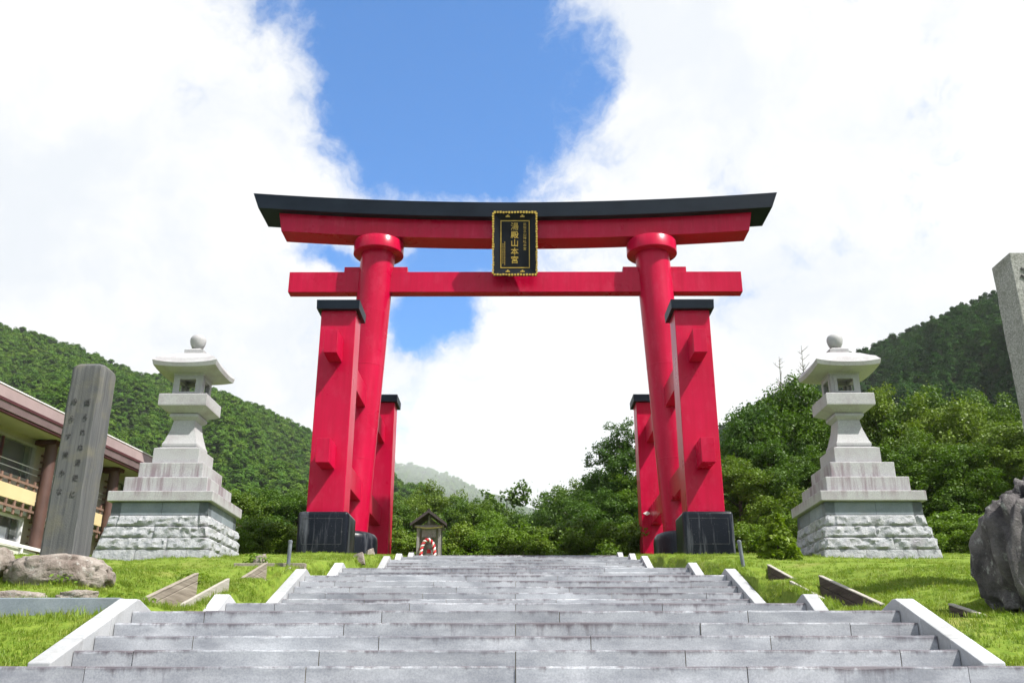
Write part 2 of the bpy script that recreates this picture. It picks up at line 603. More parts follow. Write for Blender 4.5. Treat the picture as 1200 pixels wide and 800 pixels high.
CHANNELS = [(-1, 12.0, 14.3, .42), (-1, 16.5, 18.2, .42), (-1, 23.0, 24.4, .42), (1, 10.05, 10.8, .5), (1, 12.6, 15.0, .42), (1, 16.4, 18.0, .42), (1, 23.0, 24.4, .42), (1, 26.6, 27.8, .42)]


def sstep(x, a, b):
    t = np.clip((x - a) / (b - a), 0, 1)
    return t * t * (3 - 2 * t)


def lawn_z(x, y):
    x = np.asarray(x, float)
    y = np.asarray(y, float)
    base = np.interp(y, LX, LZ)
    st = np.interp(y, SX, SZ)
    k = sstep(np.abs(x), 4.06, 4.34)
    for sx, y0, y1, wd_ in CHANNELS:
        k = np.maximum(k, sstep(sx * x, 4.06, 4.14) * sstep(y, y0 - 0.25, y0) * sstep(y, y1 + 0.25, y1))
    z = st * (1 - k) + base * k
    # left bed above the granite kerb: filled level behind the kerb
    step = sstep(y, 10.16, 10.2) * sstep(y, 12.4, 10.2) * sstep(x, -4.0, -4.2)
    z = z + 0.13 * step
    z = z + 0.24 * sstep(np.abs(x), 4.9, 5.9) * sstep(y, 10.3, 12.2) * sstep(y, 20, 14)
    for sx, y0, y1, wd_ in CHANNELS:
        inside = sstep(sx * x, 4.29, 4.31) * sstep(sx * x, 4.30 + wd_ + 0.06, 4.30 + wd_ + 0.03) * sstep(y, y0 - 0.05, y0) * sstep(y, y1 + 0.05, y1)
        z = z - 0.42 * inside
    bumps = 0.05 * np.sin(x * 0.9 + 1.3) * np.sin(y * 0.7 + x * 0.3) + 0.025 * np.sin(x * 2.3 + y * 1.7)
    z = z + bumps * sstep(np.abs(x), 4.2, 6.0) * sstep(y, 7.5, 9.5)
    # side banks fall away far from the stairs on the left, swell on the right
    z = z + sstep(np.abs(x), 12, 30) * (-0.4)
    return z


def grid_mesh(name, xs, ys, zfn, mat, parent=None, smooth=True, flip=False):
    X, Y = np.meshgrid(xs, ys)
    Z = zfn(X, Y)
    v = np.stack([X.ravel(), Y.ravel(), Z.ravel()], 1)
    nx, ny = len(xs), len(ys)
    i = (np.arange(ny - 1)[:, None] * nx + np.arange(nx - 1)[None, :]).ravel()
    f = np.stack([i, i + 1, i + nx + 1, i + nx], 1)
    return v, f


def np_mesh(name, v, f):
    me = bpy.data.meshes.new(name)
    v = np.asarray(v, np.float32)
    f = np.asarray(f, np.int32)
    k = f.shape[1]
    me.vertices.add(len(v))
    me.vertices.foreach_set('co', v.ravel())
    me.loops.add(f.size)
    me.loops.foreach_set('vertex_index', f.ravel())
    me.polygons.add(len(f))
    me.polygons.foreach_set('loop_start', np.arange(0, f.size, k, dtype=np.int32))
    me.update(calc_edges=True)
    me.validate()
    return me


# ground sheet reaching the horizon, below lawn and stairs
xs = np.concatenate([-np.geomspace(9000, 60, 24), np.linspace(-50, 50, 21), np.geomspace(60, 9000, 24)])
ys = np.concatenate([-np.geomspace(9000, 60, 16), np.linspace(-50, 100, 61), np.geomspace(110, 9000, 24)])
v, f = grid_mesh('ground', xs, ys, lambda X, Y: np.interp(Y, [-10, 2, 8, 36, 44, 60, 9000], [-3.4, -3.2, -1.6, 3.6, 4.1, 4.2, 4.2]), None)
tag(link('ground', np_mesh('ground', v, f), 'forest_floor', smooth=True), kind='structure')

# lawn in two banks beside the stairs, joined behind them
LXs = 4.02
vs, fs, off = [], [], 0
ys1 = np.concatenate([np.arange(-6, 8, 0.5), [8.22, 8.29], np.arange(8.4, 10.1, 0.15), [10.16, 10.2, 10.3], np.arange(10.45, 36.3, 0.25), [36.6]])
for sgn in (-1, 1):
    xx = np.concatenate([np.arange(LXs, 5.0, 0.04), np.arange(5.0, 12, 0.2), np.arange(12, 46, 0.8)])
    v, f = grid_mesh('', sgn * xx if sgn > 0 else (sgn * xx)[::-1], ys1, lawn_z, None)
    vs.append(v); fs.append(f + off); off += len(v)
ys2 = np.arange(36.6, 62, 0.6)
v, f = grid_mesh('', np.arange(-46, 46.1, 0.8), ys2, lawn_z, None)
vs.append(v); fs.append(f + off)
tag(link('lawn', np_mesh('lawn', np.concatenate(vs), np.concatenate(fs)), 'lawn_turf', smooth=True, angle=70), kind='structure')


# ------------------------------------------------------------------ stairway
stairs = tag(empty('stairway', (0, 8, 0)), kind='structure')
stairs['label'] = 'wide grey granite stairway rising to the gate'


def step_row(d, ztop, half, seed, tread=TREAD, lens=(1.35, 2.0)):
    rnd = random.Random(seed)
    x = -half
    cuts = [-half]
    if seed % 2 == 0:
        left = []
        c = 0.0
        while c > -half + 0.5:
            left.append(c); c -= rnd.uniform(*lens)
        right = []
        c = rnd.uniform(*lens)
        while c < half - 0.5:
            right.append(c); c += rnd.uniform(*lens)
        cuts += sorted(left) + right
    else:
        c = -half + rnd.uniform(0.5, 1.4)
        while c < half - 0.4:
            cuts.append(c); c += rnd.uniform(*lens)
    cuts.append(half)
    for a, b in zip(cuts[:-1], cuts[1:]):
        g = 0.004
        L = b - a - 2 * g
        dy = rnd.uniform(-0.006, 0.006)
        dz = rnd.uniform(-0.003, 0.003)
        c = 0.018
        h = RISE + 0.03
        poly = [(0, -h), (tread + 0.06, -h), (tread + 0.06, 0), (c, 0), (c * 0.3, -c * 0.3), (0, -c)]
        nseg = max(4, int(L / 0.16))
        rings_ = []
        for q in range(nseg + 1):
            xq = -L / 2 + L * q / nseg
            chip = rnd.uniform(0.65, 1.15) + (rnd.uniform(0.2, 0.5) if rnd.random() < 0.05 else 0)
            cc = c * chip
            jz = rnd.uniform(-0.002, 0.002)
            rings_.append([(xq, 0, -h), (xq, tread + 0.06, -h), (xq, tread + 0.06, 0), (xq, cc, jz), (xq, cc * 0.3, jz - cc * 0.3), (xq, rnd.uniform(-0.002, 0.002), -cc)])
        o = MB().rings(rings_).build('step_block', 'granite', stairs, loc=((a + b) / 2, d - 8 + dy, ztop + dz))


fid = 0
# the flight below, wider, from the photographer's landing
for k in range(13):
    step_row(8.25 - TREAD * k, 0.20 - RISE * k, 6.2, 100 + k, lens=(1.7, 2.0))
ml = MB()
for d0, z0, n in flights:
    for k in range(n):
        step_row(d0 + TREAD * k, z0 + RISE * k, HALF, 10 + fid)
        fid += 1
# bedding under the blocks (mortar seen only in the joints), and paved landings between the flights
for i, (d0, z0, n) in enumerate(flights):
    for k in range(n):
        ml.box(-HALF + 0.01, HALF - 0.01, d0 + TREAD * k - 8 + 0.012, d0 + TREAD * k - 8 + TREAD + 0.04, z0 + RISE * (k - 1) - 0.25, z0 + RISE * k - 0.012)
for k in range(13):
    ml.box(-6.19, 6.19, 8.25 - TREAD * k - 8 + 0.012, 8.25 - TREAD * k - 8 + TREAD + 0.04, 0.2 - RISE * (k + 1) - 0.25, 0.2 - RISE * k - 0.012)
ml.build('mortar_bed', 'mortar', stairs)
for i, (d0, z0, n) in enumerate(flights):
    ds, zs = d0 + TREAD * n, z0 + RISE * (n - 1)
    de, ze = (flights[i + 1][0], flights[i + 1][1] - RISE) if i + 1 < len(flights) else (52.0, 4.70)
    nl = max(2, int((de - ds) / 1.0))
    for r in range(nl):
        ya, yb = ds + (de - ds) * r / nl + 0.062, ds + (de - ds) * (r + 1) / nl - 0.004 + 0.06
        if r == nl - 1:
            yb = de + 0.004
        za, zb = zs + (ze - zs) * r / nl, zs + (ze - zs) * (r + 1) / nl
        cuts = np.linspace(-HALF, HALF, 5 if r % 2 == 0 else 6)
        for a, b in zip(cuts[:-1], cuts[1:]):
            MB().rings([[(a + 0.003, ya - 8, za - 0.12), (b - 0.003, ya - 8, za - 0.12), (b - 0.003, ya - 8, za), (a + 0.003, ya - 8, za)],
                        [(a + 0.003, yb - 8, zb - 0.12), (b - 0.003, yb - 8, zb - 0.12), (b - 0.003, yb - 8, zb), (a + 0.003, yb - 8, zb)]]).build('landing_slab', 'granite', stairs)
lower = MB().box(-6.2, 6.2, -14, -8 + 3.46, -1.90, -1.64 + 0.0)
lower.build('lower_landing', 'granite', stairs)

# sloping curbs beside each flight
for i, (d0, z0, n) in enumerate(flights):
    ya, za = d0 - TREAD - 0.02, z0 - RISE - 0.01
    yb, zb = d0 + TREAD * (n - 1) + 0.10, z0 + RISE * (n - 1) + 0.125
    if n == 1:
        ya, za = d0 - 0.35, z0 - RISE - 0.01
    if i == 0:
        ya, za = d0 - TREAD + 0.02, 0.21
    zt = za + 0.02
    ye = yb + 0.42
    zl = float(np.interp(ye, SX, SZ))
    for sgn in (-1, 1):
        x0, x1 = (HALF + 0.004, HALF + 0.20)
        if sgn < 0:
            x0, x1 = -x1, -x0
        ncut = 3 if n >= 4 else 1
        for s in range(ncut):
            t0, t1 = s / ncut, (s + 1) / ncut
            y0, y1 = ya + (yb - ya) * t0, ya + (yb - ya) * t1 - (0.005 if s < ncut - 1 else 0)
            zz0, zz1 = zt + (zb - zt) * t0, zt + (zb - zt) * (y1 - ya) / (yb - ya)
            poly = [(y0, zz0 - 0.5), (y1, zz1 - 0.62), (y1, zz1), (y0, zz0)]
            if s == ncut - 1:
                poly = [(y0, zz0 - 0.5), (ye, zl - 0.3), (ye, zl + 0.01), (y1 + 0.08, zz1), (y1, zz1), (y0, zz0)]
            MB().prism_x([(y - 8, z) for y, z in poly], x0, x1).build('curb_stone', 'curb_granite', stairs, bevel=0.012)


# ------------------------------------------------------------------ torii gate
GZ = 4.75
TY = 39.3
gate = empty('torii_gate', (0, TY, GZ))
tag(gate, 'giant red torii gate with black roof beam at the top of the stairway', 'torii gate')


def g(name, mb, mat, parent=None, **k):
    """Gate parts: written in world coordinates, stored relative to the gate's base."""
    vv = [(x, y - TY, z - GZ) for x, y, z in mb.v]
    mb.v = vv
    return mb.build(name, mat, parent or gate, **k)


COLB, COLT, ZB, ZT = 7.02, 6.33, 4.7, 19.6


def colx(z):
    return COLB + (COLT - COLB) * (z - 4.3) / (19.0 - 4.3)


for sgn in (-1, 1):
    m = MB()
    rings = []
    for k in range(13):
        z = 5.4 + (19.3 - 5.4) * k / 12
        rings.append([(sgn * colx(z) + 0.78 * math.cos(2 * math.pi * i / 48), TY + 0.78 * math.sin(2 * math.pi * i / 48), z) for i in range(48)])
    m.rings(rings)
    pil = g('pillar', m, 'red_paint', smooth=True)
    # weld seam rings around the pillar
    for z in (13.4, 9.2):
        rg = MB()
        rg.rings([[(sgn * colx(zz) + rr * math.cos(2 * math.pi * i / 48), TY + rr * math.sin(2 * math.pi * i / 48), zz) for i in range(48)]
                  for zz, rr in ((z - 0.025, 0.778), (z - 0.018, 0.786), (z + 0.018, 0.786), (z + 0.025, 0.778))])
        g('seam', rg, 'red_paint', pil, smooth=True)
    m = MB()
    cx = sgn * colx(19.2)
    m.lathe([(1.10, 18.86), (1.15, 18.90), (1.15, 19.44), (1.12, 19.48)], cx, TY, 48)
    g('ring_capital', m, 'red_paint', smooth=True)
    m = MB()
    m.lathe([(1.27, 4.3), (1.27, 5.75), (1.24, 5.95), (1.15, 6.08), (1.0, 6.14), (0.80, 6.15)], sgn * colx(5), TY, 40)
    g('pillar_base', m, 'black_stone', smooth=True)

# curved beams
def beam_profile(x, half, rise):
    return rise * (abs(x) / half) ** 1.9


def curved_beam(half_top, half_bot, y0, y1, zt, zb, rise, nseg=40, back=None):
    m = MB()
    rings = []
    for k in range(nseg + 1):
        u = -1 + 2 * k / nseg
        xt, xb = u * half_top, u * half_bot
        rt, rb = beam_profile(xt, 12.1, rise), beam_profile(xb, 12.1, rise)
        rings.append([(xb, y0, zb + rb), (xt, y0, zt + rt), (xt, y1, (back or zt) + rt), (xb, y1, zb + rb)])
    return m.rings(rings)


# black roof beam: ridge along the middle, front and back slopes
m = MB()
rings = []
for k in range(49):
    u = -1 + 2 * k / 48
    xt, xb = u * 12.12, u * 11.84
    rt, rb = beam_profile(xt, 12.1, 0.50), beam_profile(xb, 12.1, 0.50)
    rings.append([(xb, TY - 0.95, 20.40 + rb), (xt, TY - 0.98, 21.12 + rt), (xt * 1.004, TY, 21.42 + rt), (xt, TY + 0.98, 21.12 + rt), (xb, TY + 0.95, 20.40 + rb)])
m.rings(rings)
g('roof_beam', m, 'black_paint')
m = curved_beam(10.95, 10.78, TY - 0.56, TY + 0.56, 20.397, 19.48, 0.50)
g('lintel_beam', m, 'red_paint')
m = MB().box(-10.3, 10.3, TY - 0.27, TY + 0.27, 16.94, 17.94)
g('tie_beam', m, 'red_paint', bevel=0.015)
for sgn in (-1, 1):
    for a, b in ((4.93, 5.75), (7.0, 7.82)):
        x0, x1 = sorted((sgn * a, sgn * b))
        g('wedge', MB().box(x0, x1, TY - 0.2, TY + 0.2, 17.943, 18.22), 'red_paint', bevel=0.01)

# four side pillars with caps, stone feet and through-beams
PX, PW, PD = 6.65, 0.655, 0.55
for sgn in (-1, 1):
    for yy, tall in ((33.3, True), (45.3, False)):
        cx = sgn * PX
        sp = g('side_pillar', MB().box(cx - PW, cx + PW, yy - PD, yy + PD, 5.0, 13.46), 'red_paint', bevel=0.02)
        g('pillar_cap', MB().frustum(cx, yy, 13.45, PW + 0.14, PD + 0.22, 13.80, PW + 0.15, PD + 0.24).frustum(cx, yy, 13.80, PW + 0.15, PD + 0.24, 13.90, PW * 0.4, PD * 0.3), 'black_paint', sp)
        if tall:
            base = g('stone_foot', MB().box(cx - 0.88, cx + 0.88, yy - 0.82, yy + 0.82, 4.0, 5.86), 'black_stone', sp, bevel=0.13, smooth=True, seg=4)
            # raised rim lines of the recessed name panel on the front
            yf = yy - 0.82
            pl = MB()
            for (x0, x1, z0, z1) in ((-0.68, 0.68, 4.72, 4.735), (-0.68, 0.68, 5.60, 5.612), (-0.68, -0.668, 4.735, 5.60), (0.668, 0.68, 4.735, 5.60)):
                pl.box(cx + x0, cx + x1, yf - 0.008, yf + 0.01, z0, z1)
            for (px_, pz_) in ((-0.2, 5.61), (0.2, 5.61), (-0.674, 5.15), (0.674, 5.15), (0.1, 4.73)):
                pl.box(cx + px_ - 0.02, cx + px_ + 0.02, yf - 0.014, yf + 0.01, pz_ - 0.02, pz_ + 0.02)
            g('panel_rim', pl, 'rim_grey', sp)
        else:
            g('stone_foot', MB().box(cx - 0.88, cx + 0.88, yy - 0.82, yy + 0.82, 4.2, 5.2), 'black_stone', sp, bevel=0.1, smooth=True)
    for z0, z1 in ((11.39, 12.28), (7.38, 8.25)):
        g('through_beam', MB().box(sgn * PX - 0.24, sgn * PX + 0.24, 31.65, 46.95, z0, z1), 'red_paint', bevel=0.012)
# small white notice on the right rear side pillar
g('notice_plate', MB().prism_y([(5.98 + 0.28 + a, 7.95 + b) for a, b in ((-0.2, 0), (0, -0.1), (0.2, 0), (0, 0.1))], 44.735, 44.75), 'white_cloth')

# ------------------------------------------------------------------ name plaque hanging on the gate
plq = empty('name_plaque', (0, TY - 0.62, 17.55))
plq.rotation_euler = (R(8), 0, 0)
tag(plq, 'black and gold name plaque hung at the centre of the gate', 'plaque')
PWD, PHT = 0.985, 2.95
m = MB()
# dished frame: outer rim proud, sloping to the inner board
rim = [(-PWD, 0), (PWD, 0), (PWD, PHT), (-PWD, PHT)]
inn = [(-PWD + 0.32, 0.34), (PWD - 0.32, 0.34), (PWD - 0.32, PHT - 0.34), (-PWD + 0.32, PHT - 0.34)]
vv = [(x, -0.30, z) for x, z in rim] + [(x, -0.12, z) for x, z in inn] + [(x, 0.0, z) for x, z in rim]
ff = [(i, (i + 1) % 4, 4 + (i + 1) % 4, 4 + i) for i in range(4)] + [(i, 8 + i, 8 + (i + 1) % 4, (i + 1) % 4) for i in range(4)] + [(8, 9, 10, 11), (4, 5, 6, 7)]
m.add(vv, ff)
fr = m.build('frame', 'plaque_black', plq)
# scalloped gold border
rr = random.Random(3)
def gold_run(p0, p1, n):
    mbx = MB()
    for k in range(n):
        a = Vector(p0).lerp(Vector(p1), (k + 0.16) / n)
        b = Vector(p0).lerp(Vector(p1), (k + 0.84) / n)
        s1, s2 = rr.uniform(0.035, 0.065), rr.uniform(0.02, 0.045)
        if abs(p1[0] - p0[0]) > abs(p1[1] - p0[1]):
            mbx.box(min(a.x, b.x), max(a.x, b.x), -0.335, -0.285, a.y - s1, a.y + s2)
        else:
            mbx.box(a.x - s1, a.x + s2, -0.335, -0.285, min(a.y, b.y), max(a.y, b.y))
    return mbx
for p0, p1, n in (((-PWD, 0.0), (PWD, 0.0), 15), ((-PWD, PHT), (PWD, PHT), 15), ((-PWD, 0.02), (-PWD, PHT - 0.02), 24), ((PWD, 0.02), (PWD, PHT - 0.02), 24)):
    gold_run(p0, p1, n).build('gold_border', 'gold', plq)
for zz in (0.17, PHT - 0.17):
    for xx in (-0.33, 0.33):
        mm = MB()
        y = -0.25
        mm.box(xx - 0.10, xx + 0.10, y - 0.02, y + 0.03, zz - 0.045, zz - 0.02).box(xx - 0.035, xx + 0.035, y - 0.02, y + 0.03, zz - 0.02, zz + 0.05)
        mm.box(xx - 0.085, xx - 0.05, y - 0.02, y + 0.03, zz - 0.02, zz + 0.01).box(xx + 0.05, xx + 0.085, y - 0.02, y + 0.03, zz - 0.02, zz + 0.01)
        mm.build('gold_mount', 'gold', plq)
mm = MB()
x0, x1, z0, z1, tk = -PWD + 0.325, PWD - 0.325, 0.345, PHT - 0.345, 0.032
mm.box(x0, x1, -0.155, -0.118, z0, z0 + tk).box(x0, x1, -0.155, -0.118, z1 - tk, z1).box(x0, x0 + tk, -0.155, -0.118, z0 + tk, z1 - tk).box(x1 - tk, x1, -0.155, -0.118, z0 + tk, z1 - tk)
mm.build('gold_line', 'gold', plq)
TXT = (R(90), 0, 0)
t1 = text_mesh('lettering', '湯殿山本宮', 0.37, 'gold', plq, (-0.02, -0.135, PHT - 0.47), TXT, 0.018, line=1.07, sx=1.0)
t2 = text_mesh('lettering', '出羽三山神社本宮', 0.15, 'gold', plq, (0.44, -0.13, PHT - 0.45), TXT, 0.012, line=1.12)
# two columns of tiny gold strokes, too small to read
mm = MB()
for ci, xx in enumerate((-0.47, -0.55)):
    for k in range(15 - ci * 2):
        zz = 1.58 - k * 0.075 - ci * 0.08
        mm.box(xx - 0.020, xx + 0.020, -0.132, -0.118, zz, zz + 0.012).box(xx - 0.006, xx + 0.006, -0.132, -0.118, zz - 0.022, zz).box(xx - 0.016, xx + 0.016, -0.132, -0.118, zz - 0.034, zz - 0.022)
mm.build('fine_lettering', 'gold', plq)['kind'] = 'stuff'


# ------------------------------------------------------------------ stone lanterns
def rock_quad(mb, p00, p10, p11, p01, nrm, nu, nv, amp, seed):
    """Rock-faced panel between four corners with a flat margin."""
    vs = []
    for j in range(nv + 1):
        for i in range(nu + 1):
            u, v_ = i / nu, j / nv
            p = (p00 * (1 - u) + p10 * u) * (1 - v_) + (p01 * (1 - u) + p11 * u) * v_
            e = min(u * (p10 - p00).length, (1 - u) * (p10 - p00).length, v_ * (p01 - p00).length, (1 - v_) * (p01 - p00).length)
            k = min(1.0, e / 0.045)
            h = (0.55 + 0.9 * mnoise.fractal(p * 4.5 + Vector((seed, 0, 0)), 0.6, 2.1, 5)) * amp * k
            vs.append(p + nrm * max(h, 0))
    fs = [(j * (nu + 1) + i, j * (nu + 1) + i + 1, (j + 1) * (nu + 1) + i + 1, (j + 1) * (nu + 1) + i) for j in range(nv) for i in range(nu)]
    mb.add(vs, fs)


LZ0 = [2.55, 3.37, 3.68, 3.98, 4.27, 4.61]
LW0 = [1.56, 1.44, 1.38, 1.31, 1.26, 1.25]


def make_lantern(cx, cy, label):
    root = empty('stone_lantern', (cx, cy, 2.55))
    tag(root, label, 'stone lantern', 'pair of stone lanterns flanking the stairway')
    B0 = 2.55
    core = MB()
    core.frustum(0, 0, 0, 1.40, 1.40, 4.60 - B0, 1.10, 1.10)
    base = core.build('foundation', 'lantern_stone', root)
    cutsets = [[0.0, 0.36, 0.8, 1.0], [0.0, 0.62, 1.0], [0.0, 0.48, 1.0], [0.0, 0.09, 0.9, 1.0], [0.0, 0.52, 1.0]]
    for c in range(5):
        z0, z1 = LZ0[c] - B0, LZ0[c + 1] - B0 - 0.012
        w0, w1 = LW0[c], LW0[c + 1] + 0.004
        if c == 0:
            w1 = LW0[1] + 0.02
        for side in range(4):
            rot = Matrix.Rotation(side * math.pi / 2, 3, 'Z')
            cuts = cutsets[c] if side % 2 == 0 else [0.0] + [1 - q for q in cutsets[c][-2:0:-1]] + [1.0]
            for a, b in zip(cuts[:-1], cuts[1:]):
                ga, gb = (0.004 if a > 0 else 0), (0.004 if b < 1 else 0)
                mb = MB()
                P = lambda u, ww, z, ins=0.0: rot @ Vector((-ww + 2 * ww * u, -ww + ins, z))
                p00, p10 = P(a, w0, z0) , P(b, w0, z0)
                p01, p11 = P(a, w1, z1), P(b, w1, z1)
                du0 = (p10 - p00).normalized()
                p00 += du0 * ga; p01 += du0 * ga; p10 -= du0 * gb; p11 -= du0 * gb
                nrm = (rot @ Vector((0, -1, 0.12))).normalized()
                if c == 4:
                    mb.add([p00, p10, p11, p01], [(0, 1, 2, 3)])
                else:
                    L = (p10 - p00).length
                    rock_quad(mb, p00, p10, p11, p01, nrm, max(3, int(L / 0.055)), 7, 0.075 if c else 0.03, cx + c * 7 + side * 3)
                # body of the stone behind its face
                q00, q10, q11, q01 = [rot @ (rot.inverted() @ p + Vector((0, 0.25, 0))) for p in (p00, p10, p11, p01)]
                bk = [p00, p10, p11, p01, q00, q10, q11, q01]
                mb.add(bk, [(3, 2, 6, 7), (1, 0, 4, 5), (0, 3, 7, 4), (2, 1, 5, 6), (5, 4, 7, 6)])
                mb.build('base_stone', 'rock_face' if c < 4 else 'kerb_granite', base, smooth=(c < 4), angle=35)
    def tier(name, z0, z1, w0, w1=None, bevel=0.02, mat='lantern_stone', parent=root):
        return MB().frustum(0, 0, z0 - B0, w0, w0, z1 - B0, w1 or w0, w1 or w0).build(name, mat, parent, bevel=bevel)
    tier('ledge', 4.612, 4.88, 1.37)
    tier('tier', 4.88, 5.30, 1.10)
    tier('tier', 5.30, 5.745, 0.86)
    t3 = MB().frustum(0, 0, 5.745 - B0, 0.625, 0.625, 6.20 - B0, 0.625, 0.625).frustum(0, 0, 6.20 - B0, 0.625, 0.625, 6.25 - B0, 0.50, 0.50)
    t3.build('tier', 'lantern_stone', root, bevel=0.012)
    # flared shaft
    def sq(wv, z):
        return [(-wv, -wv, z - B0), (wv, -wv, z - B0), (wv, wv, z - B0), (-wv, wv, z - B0)]
    sh = MB().rings([sq(0.45, 6.25), sq(0.475, 6.30), sq(0.475, 6.36), sq(0.43, 6.46), sq(0.385, 6.62), sq(0.335, 6.80), sq(0.30, 7.03), sq(0.30, 7.06)])
    sh.build('shaft', 'lantern_stone', root, smooth=True, angle=20)
    MB().rings([sq(0.31, 7.062), sq(0.37, 7.12), sq(0.40, 7.15), sq(0.40, 7.22), sq(0.36, 7.25)]).build('neck', 'lantern_stone', root)
    MB().rings([sq(0.38, 7.252), sq(0.66, 7.40), sq(0.665, 7.43), sq(0.665, 7.72), sq(0.65, 7.74)]).build('platform', 'lantern_stone', root)
    # fire box: four corner posts, rails, open windows
    fb = MB()
    W, T = 0.405, 0.115
    z0, z1 = 7.742 - B0, 8.36 - B0
    for sx in (-1, 1):
        for sy in (-1, 1):
            x0, x1 = sorted((sx * W, sx * (W - T)))
            y0, y1 = sorted((sy * W, sy * (W - T)))
            fb.box(x0, x1, y0, y1, z0, z1)
    i = W - T
    for s_ in (-1, 1):
        a, b = sorted((s_ * W, s_ * (W - T)))
        fb.box(-i, i, a, b, z0, z0 + 0.12).box(-i, i, a, b, z1 - 0.12, z1)
        fb.box(a, b, -i, i, z0, z0 + 0.12).box(a, b, -i, i, z1 - 0.12, z1)
    fbx = fb.build('fire_box', 'lantern_stone', root)
    for side in range(4):
        rot = Matrix.Rotation(side * math.pi / 2, 4, 'Z')
        wf = MB()
        j = 0.225
        wf.box(-i - 0.03, i + 0.03, -W - 0.018, -W + 0.02, z0 + 0.085, z0 + 0.125).box(-i - 0.03, i + 0.03, -W - 0.018, -W + 0.02, z1 - 0.125, z1 - 0.085)
        wf.box(-i - 0.03, -j, -W - 0.018, -W + 0.02, z0 + 0.125, z1 - 0.125).box(j, i + 0.03, -W - 0.018, -W + 0.02, z0 + 0.125, z1 - 0.125)
        wf.v = [tuple(rot @ Vector(p)) for p in wf.v]
        wf.build('window_frame', 'lantern_stone', fbx)
    MB().rings([sq(0.30, 7.744), sq(0.30, 7.80)]).build('fire_bed', 'statue_stone', fbx)
    # roof: square, upturned corners, concave slopes, sloping underside
    N = 12
    E = 0.90
    def roof_pt(u, v_, k):
        # k 0: underside centre, ... ring index
        pass
    rf = MB()
    rings = []
    def ring(wv, z, lift):
        pts = []
        for side in range(4):
            for q in range(N):
                t = -1 + 2 * q / N
                x, y = [(t, -1), (1, t), (-t, 1), (-1, -t)][side]
                pts.append((x * wv, y * wv, z - B0 + lift * (abs(t) ** 2.6)))
        return pts
    rings = [ring(0.42, 8.362, 0), ring(0.43, 8.40, 0), ring(0.62, 8.41, 0.015), ring(E - 0.03, 8.46, 0.06), ring(E, 8.57, 0.085), ring(E - 0.03, 8.60, 0.085), ring(0.80, 8.73, 0.05), ring(0.70, 8.81, 0.02), ring(0.50, 8.95, 0.01), ring(0.30, 9.055, 0), ring(0.28, 9.06, 0)]
    rf.rings(rings)
    rf.build('roof', 'lantern_stone', root, smooth=True, angle=16)
    MB().rings([sq(0.27, 9.062), sq(0.27, 9.17), sq(0.20, 9.20), sq(0.12, 9.26)]).build('finial_base', 'lantern_stone', root)
    fin = MB().lathe([(0.10, 9.26 - B0), (0.16, 9.31 - B0), (0.205, 9.40 - B0), (0.225, 9.50 - B0), (0.222, 9.57 - B0), (0.19, 9.64 - B0), (0.12, 9.685 - B0), (0.04, 9.70 - B0)], 0, 0, 20)
    fin.build('finial', 'lantern_stone', root, smooth=True, angle=60)
    return root


make_lantern(-9.2, 25.5, 'pale stone lantern on stepped base left of the gate, near the lodge')
make_lantern(9.25, 25.5, 'pale stone lantern on stepped base right of the gate, beside a small conifer')


# ------------------------------------------------------------------ rocks and stone pillars
def boulder(name, loc, size, mat, seed, label, cat='boulder', lump=0.35, sub=5, facet=0.7, shear=0.0):
    bm = bmesh.new()
    bmesh.ops.create_icosphere(bm, subdivisions=sub, radius=1.0)
    sv = Vector((seed * 3.7, seed * 1.3, seed * 2.1))
    rk = random.Random(seed)
    planes = []
    for _ in range(26):
        n_ = Vector((rk.gauss(0, 1), rk.gauss(0, 1), rk.gauss(0, 1))).normalized()
        planes.append((n_, rk.uniform(0.80, 1.02)))
    for v_ in bm.verts:
        p = v_.co.copy()
        r_ = min(h_ / max(0.05, n_.dot(p)) for n_, h_ in planes)
        r_ = min(r_, 1.25)
        r_ = r_ * facet + (1 - facet)
        q = Vector([math.copysign(abs(c) ** (0.62 if facet > 0.85 else 0.8), c) for c in p]) * r_
        n = mnoise.fractal(p * 1.3 + sv, 0.9, 2.0, 3) * lump * 0.5 + mnoise.fractal(p * 4.5 + sv, 0.7, 2.1, 5) * lump * 0.32
        crack = 1 - abs(mnoise.noise(Vector((p.x * 2.6, p.y * 2.6, p.z * 1.1)) + sv * 2))
        n += -0.5 * lump * max(0, crack - 0.86) * 5
        q = q * (1 + n)
        v_.co = Vector((q.x * size[0] + shear * q.z * size[2], q.y * size[1], q.z * size[2]))
    me = bpy.data.meshes.new(name)
    bm.to_mesh(me)
    bm.free()
    o = link(name, me, mat, None, True, loc, 180)
    return tag(o, label, cat)


b1 = boulder('boulder', (6.16, 10.6, 1.40), (0.84, 0.60, 1.10), 'boulder_dark', 4, 'big dark craggy boulder standing on the lawn at the right edge', lump=0.26, facet=0.95, shear=0.12, sub=6)
b2 = boulder('base_rock', (-6.17, 13.05, 1.46), (0.70, 0.55, 0.29), 'boulder_warm', 9, 'long low rounded rock under the inscribed stone pillar on the left', 'rock', lump=0.16, facet=0.2)
b3 = boulder('rock', (-6.95, 12.75, 1.62), (0.22, 0.25, 0.20), 'boulder_warm', 12, 'small brown rock touching the left end of the pillar base rock', 'rock', lump=0.25, sub=4)
b4 = boulder('rock', (-7.28, 13.2, 1.74), (0.20, 0.2, 0.16), 'boulder_warm', 15, 'pinkish rock at the left edge above the small brown rock', 'rock', lump=0.25, sub=4)
b5 = boulder('rock', (-5.75, 10.95, 0.97), (0.42, 0.16, 0.10), 'boulder_warm', 18, 'flat half-buried rock in the grass just behind the granite kerb', 'rock', lump=0.3, sub=4)
